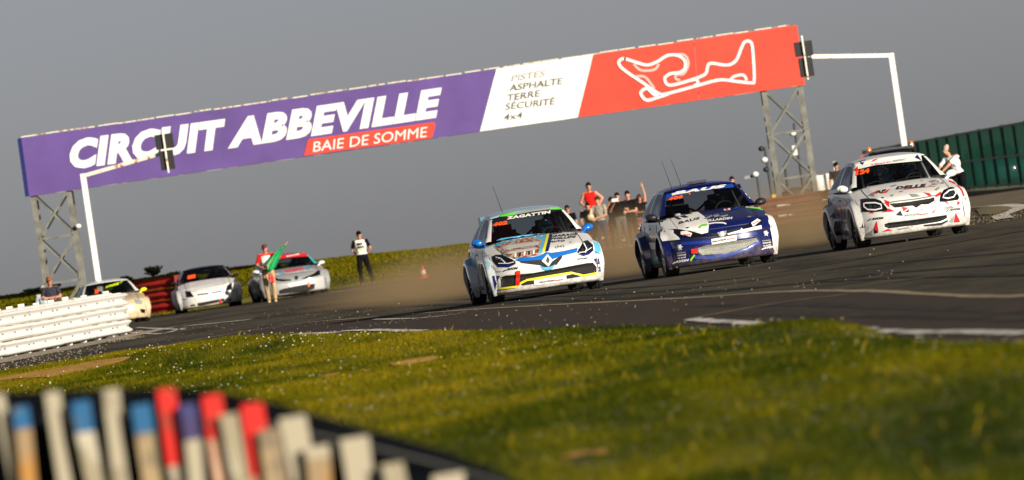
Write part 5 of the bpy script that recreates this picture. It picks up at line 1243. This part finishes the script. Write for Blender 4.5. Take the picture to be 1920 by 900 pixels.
driver(c, 'driver behind the windscreen of the red and grey sharded car', M('red_suit', (.25, .02, .02), .8), M('helmet_navy', (.02, .03, .08), .25, coat=1))

# --- cars waiting on the grid
c = Car('rally_car', 'plain white hatchback with a dark roof waiting beside the red guardrail', Cc(397, 580, 249.5), radians(5), WP,
        dict(halfw=.86, roofmat=GLOSSBLACK, pillarmat=GLOSSBLACK, mirror=GLOSSBLACK), (310, 420), 4.5, (383, 625), 64.1, zs=.86)
for hl in ([(165, 568), (205, 566), (244, 614), (180, 620)], [(506, 568), (520, 520), (556, 494), (562, 552)]): c.pg('headlight', hl, GLOSSBLACK, 2)
for a in ([(270, 592), (364, 580), (364, 592), (272, 602)], [(390, 576), (476, 560), (474, 572), (392, 584)], [(272, 668), (300, 662), (498, 626), (494, 650), (310, 688), (274, 690)], [(212, 682), (250, 676), (250, 690), (216, 692)], [(522, 634), (552, 628), (554, 642), (526, 648)]): c.pg('grille', a, MESHB, 2)
c.pg('race_number', [(172, 440), (238, 428), (240, 458), (174, 470)], ORANGEV, 2); c.pg('tow_strap', [(452, 642), (468, 638), (476, 664), (468, 680), (458, 664)], REDV, 3); c.ln('lettering', [(140, 634), (185, 636)], .03, GREYV, 2); c.ln('lettering', [(565, 572), (610, 562)], .03, GREYV, 2); c.tx('S', (336, 628), (352, 626), 14, GREYV, 2, .02, 0)
c.ln('bonnet_edge', [(180, 570), (300, 545), (510, 500)], .012, GREYV, 2); c.shut_lines()
driver(c, 'driver in the dark cabin of the plain white car', DRIV, M('helmet_grey', (.2, .2, .2), .3, coat=1))

SILV = paint('silver', (.28, .29, .29))
c = Car('rally_car', 'silver hatchback with teal pillars and a red windscreen band behind the flag marshal', Cc(553, 560, 247.0), radians(8), SILV,
        dict(halfw=.92, roofmat=GLOSSBLACK, pillarmat=TEALV, mirror=WP, flare=paint('flare_silver', (.28, .29, .29))), (310, 420), 4.5, (1105, 455), 64.9, zs=.86)
c.pg('bumper_graphic', [(935, 505), (1020, 500), (1200, 470), (1330, 440), (1345, 555), (1200, 575), (940, 610)], vinyl('pale_silver', (.42, .42, .41)), 1)
c.pg('windscreen_band', [(930, 300), (950, 268), (1190, 236), (1222, 238), (1235, 272), (1080, 282)], REDV, 1); c.tx('BREACKER', (1010, 282), (1120, 262), 16, WHITEV, 3, .04, .2)
c.pg('bonnet_graphic', [(1000, 396), (1060, 382), (1160, 368), (1165, 384), (1040, 410), (1010, 412)], REDV, 1); c.pg('bonnet_graphic', [(950, 398), (980, 402), (1000, 418), (960, 425)], TEALV, 1); c.pg('bonnet_graphic', [(1180, 366), (1215, 350), (1230, 372), (1190, 386)], TEALV, 1); c.pg('bonnet_graphic', [(1202, 352), (1232, 344), (1240, 362)], REDV, 2)
for hl in ([(1148, 462), (1200, 440), (1240, 425), (1300, 380), (1306, 430), (1240, 448), (1170, 464)], [(925, 450), (960, 466), (1060, 468), (1065, 476), (990, 484), (930, 478)]): c.pg('headlight', hl, GLOSSBLACK, 2)
c.pg('badge', [(1090, 445), (1105, 435), (1122, 448), (1115, 470), (1096, 470)], CHROME, 3); c.pg('bumper_graphic', [(1030, 515), (1050, 500), (1180, 484), (1190, 505), (1050, 530)], WHITEV, 2)
c.pg('lower_intake', [(960, 560), (1000, 545), (1180, 510), (1262, 505), (1256, 545), (1190, 568), (960, 590)], MESHB, 2)
c.pg('tow_strap', [(1200, 490), (1214, 488), (1218, 525), (1206, 532)], M('orange_strap', (.8, .12, .02), .5), 3); c.pg('bumper_graphic', [(1310, 540), (1340, 475), (1362, 540), (1350, 545)], TEALV, 2) if False else None
c.shut_lines()
m = MB()
for k in range(9): m.box((-2.05, -.5 + k * .12, 1.50 - .05 * abs(k / 4 - 1) ** 2), (.12, .05, .07))
m.build('roof_fins', BLACK, c.root)
driver(c, 'helmeted driver of the silver and teal car', DRIV, M('helmet_blk', (.03, .03, .035), .25, coat=1))

CREAMP = paint('cream', (.62, .48, .30))
c = Car('rally_car', 'cream car with fluorescent yellow windscreen lettering half hidden by the white guardrail', Cc(219, 600, 238), radians(7), CREAMP,
        dict(halfw=.92, pillarmat=WP, roofmat=WP, mirror=YELV), (0, 480), 4.09, (885, 400), 68, zs=.86)
FY = M('fluorescent_yellow', (.62, .85, .01), .5)
c.tx('SPORT', (790, 250), (925, 205), 16, FY, 3, .06, .2); c.tx('RACING', (815, 242), (890, 225), 15, FY, 3, .06, .2); c.pg('race_number', [(708, 262), (736, 258), (738, 290), (710, 294)], ORANGEV, 3)
c.pg('headlight', [(1070, 405), (1110, 410), (1105, 440), (1080, 435)], GLOSSBLACK, 2); c.pg('bonnet_graphic', [(1020, 330), (1080, 340), (1090, 370), (1040, 370)], GREYV, 1); c.pg('lower_lip', [(1042, 472), (1145, 466), (1145, 500), (1046, 508)], BLACK, 2)

# dark four wheel drive with beacons, and a parked teal car beyond the fence
DK = paint('near_black', (.012, .014, .022))
c = Car('recovery_vehicle', 'dark four wheel drive with orange roof beacons parked behind the sharded white car', Cc(1692, 420, 226), radians(8), DK, dict(halfw=.92, h=.12, mirror=DK), (1540, 250), 3.913, (672, 500), 72)
for o in c.root.children: pass
c.root['category'] = 'off-road vehicle'; c.root.scale = (1.06, 1.0, 1.06)
for x_, y_ in ((-2.1, -.56), (-2.1, .60)):
    m = MB(); m.lathe([(.001, .14), (.05, .13), (.065, .08), (.07, 0)], n=14, c=(x_, y_, 1.60)); m.build('beacon', M('orange_beacon', (.75, .20, .02), .3, coat=1), c.root, True)
m = MB(); m.box((-2.1, .0, 1.62), (.16, 1.2, .04)); m.build('roof_rack', BLACK, c.root)
TE = paint('teal_car', (.02, .30, .36))
c = Car('parked_car', 'teal car parked beyond the green fence with pale papers in its windscreen', Cc(1898, 350, 300), radians(8), TE, dict(halfw=.86), (1620, 200), 3.913, (1050, 520), 58)
# ------------------------------------------------------------------ the people in the picture
def tee(n, c, v=.25): return M('cloth_' + n, c, .95, var=v, vs=9, bump=.3, bs=30, spec=.08)
TB = tee('black', (.006, .006, .008)); TW = tee('white', (.74, .72, .68), .05); TR = tee('red', (.62, .015, .012)); TG = tee('grey', (.30, .27, .22)); JN = tee('jeans', (.03, .045, .08)); GJ = tee('grey_jeans', (.11, .11, .11)); TAN = tee('tan', (.42, .29, .15)); DG = tee('dark', (.010, .010, .013))
HB = M('dark_hair', (.006, .004, .003), .9, spec=.05); HBR = M('brown_hair', (.05, .022, .010), .9, spec=.05); HGY = M('grey_hair', (.3, .28, .26), .7)
CB = M('black_cap', (.006, .005, .006), .95, spec=.05); CR = M('dark_red_cap', (.10, .012, .012), .7); CW = M('pale_cap', (.45, .38, .30), .8)
def onp(px, py): return Gp(px, py)
# marshal with the green flag
def ex_flag(root, cloth, g, V, par, D):
    cloth('bib', g('torso') & (abs(V[:, 0]) < .13) & (V[:, 1] < 0) & (V[:, 2] > 1.08) & (V[:, 2] < 1.40), TW, .022)
    cloth('belt_bag', g('pelvis') & (V[:, 2] > .93) & (V[:, 2] < 1.05), tee('bluegrey', (.16, .17, .2)), .035)
P = onp(511, 567)
person('flag marshal in a red and white shirt and tan trousers with a dark red cap', P, 0, 1.66, dict(eL=(-.30, .0, 1.14), wL=(-.16, -.22, 1.06), eR=(.27, -.02, 1.16), wR=(.08, -.26, 1.10), aL=(-.09, .02, .08), aR=(.10, .02, .08)), TR, 'short', TAN, M('tan_shoe', (.5, .38, .22), .8), cap=CR, extra=ex_flag)
fl = thing('flag', 'green marshal flag on a wooden stick held up by the man in tan trousers', 'flag', (P.x, P.y - .3, 0)); FO = Vector(fl.location)
def fp(x, y): return Wp(310 + x / 4.5, 420 + y / 4.5, P.y - .3) - FO
m = MB(); m.cap(fp(840, 380), fp(1032, 150), .013, .013, 8, 1); m.build('stick', M('stick_wood', (.45, .28, .12), .7), fl)
A = [(1008, 172), (985, 188), (950, 222), (915, 262), (880, 305), (852, 348), (860, 372), (875, 398)]; B = [(1014, 178), (1000, 205), (985, 240), (968, 280), (950, 320), (930, 362), (905, 388), (885, 400)]
G = []
for a, b in zip(A, B):
    G.append([fp(a[0] + (b[0] - a[0]) * k / 8, a[1] + (b[1] - a[1]) * k / 8) + Vector((0, -.03 + .035 * sin(k * 1.5 + a[0] * .02), 0)) for k in range(9)])
m = MB(); m.grid(G); o = m.build('flag_cloth', M('flag_green', (.004, .30, .085), .6, var=.2, vs=6), fl, True, fixn=True); o.modifiers.new('t', 'SOLIDIFY').thickness = .008
f2 = thing('flag', 'small red flag hanging furled below the belt of the flag marshal', 'flag', (P.x + .02, P.y - .22, 0)); FO = Vector(f2.location)
G = []
for q in range(6):
    t = q / 5; wd = .05 + .10 * sin(pi * (.15 + .75 * t)); G.append([Vector((.04 + .03 * t + wd * (k / 6 - .5), -.06 + .02 * sin(k * 2 + q), .78 - .24 * t)) for k in range(7)])
m = MB(); m.grid(G); o = m.build('flag_cloth', REDV, f2, True, fixn=True); o.modifiers.new('t', 'SOLIDIFY').thickness = .01
m = MB(); m.cap((.02, -.03, .98), (.06, -.06, .45), .011, .011, 8, 1); m.build('stick', BLACK, f2)
# standing marshal
def ex_vest(root, cloth, g, V, par, D):
    cloth('vest', (g('torso') | (g('pelvis') & (V[:, 2] > 1.0))) & (abs(V[:, 0]) < .155) & (V[:, 2] < 1.44), TW, .028)
    for (z0, z1, mt, nm) in ((1.28, 1.36, BLACKV, 'vest_print'), (1.20, 1.26, BLACKV, 'vest_print'), (1.11, 1.19, YELV, 'vest_print')): cloth(nm, g('torso') & (abs(V[:, 0]) < .10) & (V[:, 1] < -.02) & (V[:, 2] > z0) & (V[:, 2] < z1), mt, .034)
person('marshal in black with white printed vest standing alone, hands behind his back', onp(687, 536), 0, 1.66, dict(eL=(-.29, .08, 1.16), wL=(-.14, .20, .98), eR=(.29, .08, 1.16), wR=(.14, .20, .98), aL=(-.13, .02, .08), aR=(.24, .02, .08), kL=(-.12, -.02, .49), kR=(.17, -.02, .49)), TB, 'short', TB, M('brown_shoe', (.10, .03, .02), .7), cap=CB, extra=ex_vest)
_person = person
def person(label, loc, rz=0, height=1.72, *a, **k):
    # nobody stands below the ground: keep the crown of the head where it was measured
    return _person(label, loc, rz, min(height, _top.get(tuple(round(c, 4) for c in loc), 9)), *a, **k)
_top = {}
# spectators round the guardrail
def at(px, headpy, Y, h):
    """stand a person of height h so that the crown of the head lies at this picture point"""
    p = Wp(px, headpy, Y); q = Vector((p.x, Y, max(0, p.z - h))); _top[tuple(round(c, 4) for c in q)] = p.z - q.z; return q
def hgt(px, headpy, Y, h): return min(h, Wp(px, headpy, Y).z)
YS = 247
def spot(cxp, cyp): return 1040 + cxp / 5.626, 330 + cyp / 5.625
def at2(c, Y, h): return at(*spot(*c), Y, h)
person('man with sunglasses and black shirt at the left end of the spectators', at2((125, 303), YS, 1.70), 0, 1.70, dict(eR=(.24, .0, 1.14), wR=(.22, -.14, .92)), TB, 'short', DG, hair=HB, skin=SKIN, glasses=True)
person('young man in a red sleeveless shirt standing above the other spectators, elbows out', at2((350, 68), 251.5, 1.75), 0, 1.75, dict(hd=(.0, -.05, 1.62), eL=(-.30, .06, 1.18), wL=(-.10, -.14, .98), eR=(.36, .04, 1.24), wR=(.19, -.10, 1.00)), TR, 'none', DG, hair=HB, skin=SKIN)
q_ = at2((350, 68), 251.5, 1.75); m = MB(); m.box((0, 0, 0), (.8, .6, q_.z)); o = m.build('concrete_block', M('block_concrete', (.25, .23, .2), .9, var=.3), None, loc=(q_.x, 251.5, q_.z / 2)); tag(o, 'low concrete block under the red-shirted spectator behind the guardrail', 'block')
person('man in a black shirt bending behind the red-shirted spectator', at2((330, 262), YS + 1, 1.62), 0, 1.62, dict(hd=(.02, -.14, 1.56), nk=(0, -.05, 1.43), wL=(-.22, -.14, .88)), TB, 'short', DG, hair=HB)
PB = at2((445, 212), YS, 1.68)
person('man in a grey shirt and dark jeans holding a plastic bag', PB, radians(-20), 1.68, dict(eL=(-.24, -.10, 1.18), wL=(-.18, -.33, 1.32), eR=(.22, -.04, 1.13), wR=(-.06, -.24, 1.06)), TG, 'short', JN, hair=HBR, skin=SKIN)
bg_ = thing('plastic_bag', 'translucent white plastic bag with a bread bun inside held by the man in grey', 'bag', (PB.x - .27, PB.y - .33, 0)); BZ = PB.z
m = MB(); m.ell((0, 0, BZ + 1.05), (.11, .07, .10), 14, 9); m.cap((0, 0, BZ + 1.12), (.06, 0, BZ + 1.30), .05, .015, 8, 1); m.build('sack', M('thin_plastic', (.55, .42, .26), .4, var=.3, vs=12), bg_, True)
PC = at2((585, 215), YS + .4, 1.66)
person('man in a black and red shirt raising a camera to his face', PC, 0, 1.66, dict(eL=(-.26, -.14, 1.30), wL=(-.05, -.26, 1.54), eR=(.24, -.12, 1.30), wR=(.08, -.26, 1.54)), TB, 'short', DG, hair=HB, skin=SKIN, extra=lambda root, cloth, g, V, par, D: cloth('sleeve_panel', g('upper') & (par < .5), TR, .02))
t = thing('camera', 'black camera held to the eye of the man in black and red', 'camera', (PC.x + .01, PC.y - .24, PC.z)); m = MB(); m.box((0, 0, 1.50), (.13, .07, .09)); m.build('camera_body', BLACK, t); m = MB(); m.lathe([(.035, 0), (.04, -.1), (.03, -.105), (.001, -.10)], 'Y', 14, (0, -.03, 1.5)); m.build('lens', GLOSSBLACK, t)
PD = at2((650, 170), 244.6, 1.62)
person('man in a black T-shirt and grey trousers filming with a white phone', PD, 0, 1.62, dict(eL=(-.28, -.16, 1.18), wL=(-.16, -.36, 1.36), eR=(.27, .0, 1.14), wR=(.20, -.26, 1.20), aL=(-.12, .02, .08), aR=(.16, .02, .08)), TB, 'short', GJ, M('pale_shoe', (.45, .40, .34), .8), hair=HB, skin=SKIN, beard=True)
t = thing('phone', 'white phone held up by the man in grey trousers', 'phone', (PD.x - .08, PD.y - .42, PD.z)); m = MB(); m.box((0, 0, 1.40), (.17, .012, .085)); m.build('case', WHITEV, t); m = MB(); m.box((0, .009, 1.40), (.15, .005, .07)); m.build('screen', GLOSSBLACK, t)
person('tall man in black resting chin on hand between phone man and waving woman', at2((762, 150), YS + .6, 1.74), radians(-15), 1.74, dict(eL=(-.26, -.12, 1.12), wL=(-.09, -.22, 1.38), eR=(.22, -.08, 1.10), wR=(-.05, -.24, 1.10)), TB, 'short', DG, hair=HB, skin=SKIN)
def ex_hair(root, cloth, g, V, par, D):
    m = MB(); h = D['hd']
    for q in (-1, 1): m.ell(h + Vector((q * .075, .03, -.10)), (.04, .05, .17), 10, 8)
    m.build('long_hair', HBR, root, True)
person('woman in sunglasses and a black top leaning on the guardrail with one arm raised high', at2((885, 188), 251, 1.62), 0, 1.62, dict(eL=(-.22, -.12, 1.14), wL=(.0, -.26, 1.12), sR=(.17, 0, 1.42), eR=(.20, -.02, 1.70), wR=(.16, -.02, 1.96)), TB, 'short', DG, hair=HBR, skin=SKIN, glasses=True, extra=ex_hair)
person('person whose dark haired head shows above the roof of the blue and white car', at(1371, 330, 252, 1.62), 0, 1.66, None, TB, 'short', DG, hair=HB)
person('person with black headphones and cap behind the guardrail, left of the sharded white car', at(1566, 303, 256, 1.70), 0, 1.70, dict(eR=(.26, -.1, 1.2), wR=(.2, -.3, 1.25)), tee('charcoal', (.03, .03, .03)), 'short', DG, cap=CB)
# marshal leaning by the fence
def ex_ear(root, cloth, g, V, par, D):
    m = MB(); h = D['hd']
    for q in (-1, 1): m.ell(h + Vector((q * .088, .01, .0)), (.025, .045, .05), 10, 8)
    G = [(h + Vector((.10 * cos(a), .02, .02 + .115 * sin(a)))) for a in [pi * k / 8 for k in range(9)]]
    for a, b in zip(G[:-1], G[1:]): m.bar(a, b, .02)
    m.build('ear_defenders', BLACK, root, True)
PM = onp(1806, 394)
person('marshal in pale cap and white shirt leaning forward by the green fence', PM, radians(-28), 1.62, dict(pel=(.0, .06, .92), ch=(-.04, -.06, 1.24), nk=(-.10, -.14, 1.40), hd=(-.14, -.19, 1.57), sL=(-.25, -.08, 1.34), sR=(.10, -.14, 1.38), eL=(-.40, -.24, 1.12), wL=(-.48, -.42, .96), eR=(-.06, -.36, 1.18), wR=(-.26, -.50, 1.0), hL=(-.09, .05, .9), hR=(.09, .05, .9)), tee('shirt_white', (.78, .77, .76), .04), 'short', TB, cap=CW, skin=SKIN, extra=ex_ear)
# three people beyond the white guardrail
def at3(cx, cy, Y, h): return at(cx / 4.09, 480 + cy / 4.09, Y, h)
person('sunburnt man in a dark T-shirt with folded arms behind the left gantry tower', at3(372, 155, 215, 1.66), 0, 1.66, dict(eL=(-.25, -.06, 1.16), wL=(.08, -.24, 1.12), eR=(.25, -.06, 1.16), wR=(-.08, -.26, 1.16)), tee('slate', (.035, .035, .05)), 'short', DG, cap=M('orange_brown_cap', (.25, .06, .02), .8), skin=SKIN2)
person('person in a pale blue shirt standing half behind the man with folded arms', at3(322, 222, 217.5, 1.55), 0, 1.55, None, tee('pale_blue', (.42, .5, .55)), 'short', JN, hair=HGY)
person('person in jeans and tan top bending over the white guardrail', at3(535, 232, 213, 1.30), radians(-60), 1.55, dict(ch=(0, -.30, 1.12), nk=(0, -.46, 1.16), hd=(0, -.60, 1.14), sL=(-.18, -.42, 1.15), sR=(.18, -.42, 1.15), eL=(-.22, -.62, 1.0), wL=(-.2, -.80, .84), eR=(.22, -.62, 1.0), wR=(.2, -.80, .84)), tee('tan_top', (.30, .24, .19)), 'none', JN, hair=HBR, skin=SKIN2)

# ------------------------------------------------------------------ loose stones and dust thrown up by the wheels
def stones(name, n, boxes, air, mat, smin, smax, seed):
    r = random.Random(seed); m = MB()
    for _ in range(n):
        bx_ = r.choice(boxes); px = r.uniform(bx_[0], bx_[2]); py = r.uniform(bx_[1], bx_[3]) - (px - (bx_[0] + bx_[2]) / 2) * .148
        p = Gp(px, py) if not air else Wp(px, py, r.uniform(120, 150)); s = r.uniform(smin, smax)
        if not air and (p.y < 0 or p.y > 262): continue
        z = p.z + (s * .4 if not air else 0) + (.018 if not air else 0)
        m.ell((p.x, p.y, max(z, s * .4)), (s, s * r.uniform(.6, 1), s * r.uniform(.5, .9)), 5, 3, Matrix.Rotation(r.uniform(0, 3), 3, 'Z'))
    return tag(m.build(name, mat), kind='stuff')
PEB = M('pale_stone', (.20, .17, .12), .9, var=.4, vs=3)
stones('gravel', 260, [(280, 605, 700, 622), (440, 592, 860, 612), (560, 604, 900, 610)], False, M('grit_grey', (.14, .12, .09), .9), .004, .013, 1)
stones('gravel', 160, [(860, 560, 1350, 600), (1200, 520, 1700, 560), (300, 590, 640, 610)], False, PEB, .005, .014, 2)
stones('gravel', 450, [(0, 662, 200, 682), (200, 625, 270, 640)], False, PEB, .008, .022, 3)
stones('gravel', 500, [(1800, 395, 1920, 420)], False, M('brown_stone', (.20, .14, .08), .9, var=.4), .005, .014, 4)
stones('flying_grit', 40, [(860, 545, 1300, 600), (1180, 490, 1500, 540), (1540, 440, 1900, 520), (440, 585, 800, 640)], True, PEB, .006, .019, 6)

def dust(c, r, dens, col=(.58, .42, .23), seed=0):
    m = MB(); m.ell((0, 0, 0), r, 20, 12); o = m.build('dust_cloud', bpy.data.materials.new('dust_%d' % seed) , None, loc=c); mt = o.data.materials[0]; mt.use_nodes = True; n = mt.node_tree; n.nodes.clear(); L = n.links
    out = n.nodes.new('ShaderNodeOutputMaterial'); v = n.nodes.new('ShaderNodeVolumePrincipled'); v.inputs['Color'].default_value = (*col, 1); v.inputs['Anisotropy'].default_value = .15
    tc = n.nodes.new('ShaderNodeTexCoord'); mp = n.nodes.new('ShaderNodeMapping'); mp.inputs['Scale'].default_value = (1 / r[0], 1 / r[1], 1 / r[2]); L.new(tc.outputs['Object'], mp.inputs[0])
    ln = n.nodes.new('ShaderNodeVectorMath'); ln.operation = 'LENGTH'; L.new(mp.outputs[0], ln.inputs[0])
    nz = n.nodes.new('ShaderNodeTexNoise'); nz.inputs['Scale'].default_value = 1.3; nz.inputs['Detail'].default_value = 3; L.new(tc.outputs['Object'], nz.inputs[0])
    mr = n.nodes.new('ShaderNodeMapRange'); mr.inputs['From Min'].default_value = 1; mr.inputs['From Max'].default_value = .1; mr.interpolation_type = 'SMOOTHSTEP'; L.new(ln.outputs['Value'], mr.inputs[0])
    m2 = n.nodes.new('ShaderNodeMapRange'); m2.inputs['From Min'].default_value = .3; m2.inputs['From Max'].default_value = .7; m2.inputs['To Min'].default_value = .05; m2.inputs['To Max'].default_value = 1.6; L.new(nz.outputs['Fac'], m2.inputs[0])
    a = n.nodes.new('ShaderNodeMath'); a.operation = 'MULTIPLY'; L.new(mr.outputs[0], a.inputs[0]); L.new(m2.outputs[0], a.inputs[1]); b = n.nodes.new('ShaderNodeMath'); b.operation = 'MULTIPLY'; b.inputs[1].default_value = dens; L.new(a.outputs[0], b.inputs[0]); L.new(b.outputs[0], v.inputs['Density']); L.new(v.outputs[0], out.inputs['Volume'])
    return tag(o, kind='stuff')
def dc(px, py, Y, z): p = Wp(px, py, Y); return (p.x, Y, z)
dust(dc(830, 560, 165, .35), (2.0, 14, .85), .11, seed=1)
dust(dc(740, 560, 180, .2), (2.4, 16, .55), .07, seed=2)
dust(dc(1170, 500, 165, .45), (1.5, 14, 1.0), .13, seed=3)
dust(dc(1510, 450, 172, .5), (1.7, 16, 1.1), .12, seed=4)
dust(dc(1350, 480, 200, .2), (6, 24, .8), .022, seed=5)
dust(dc(1000, 520, 225, .2), (6, 14, .8), .02, seed=6)
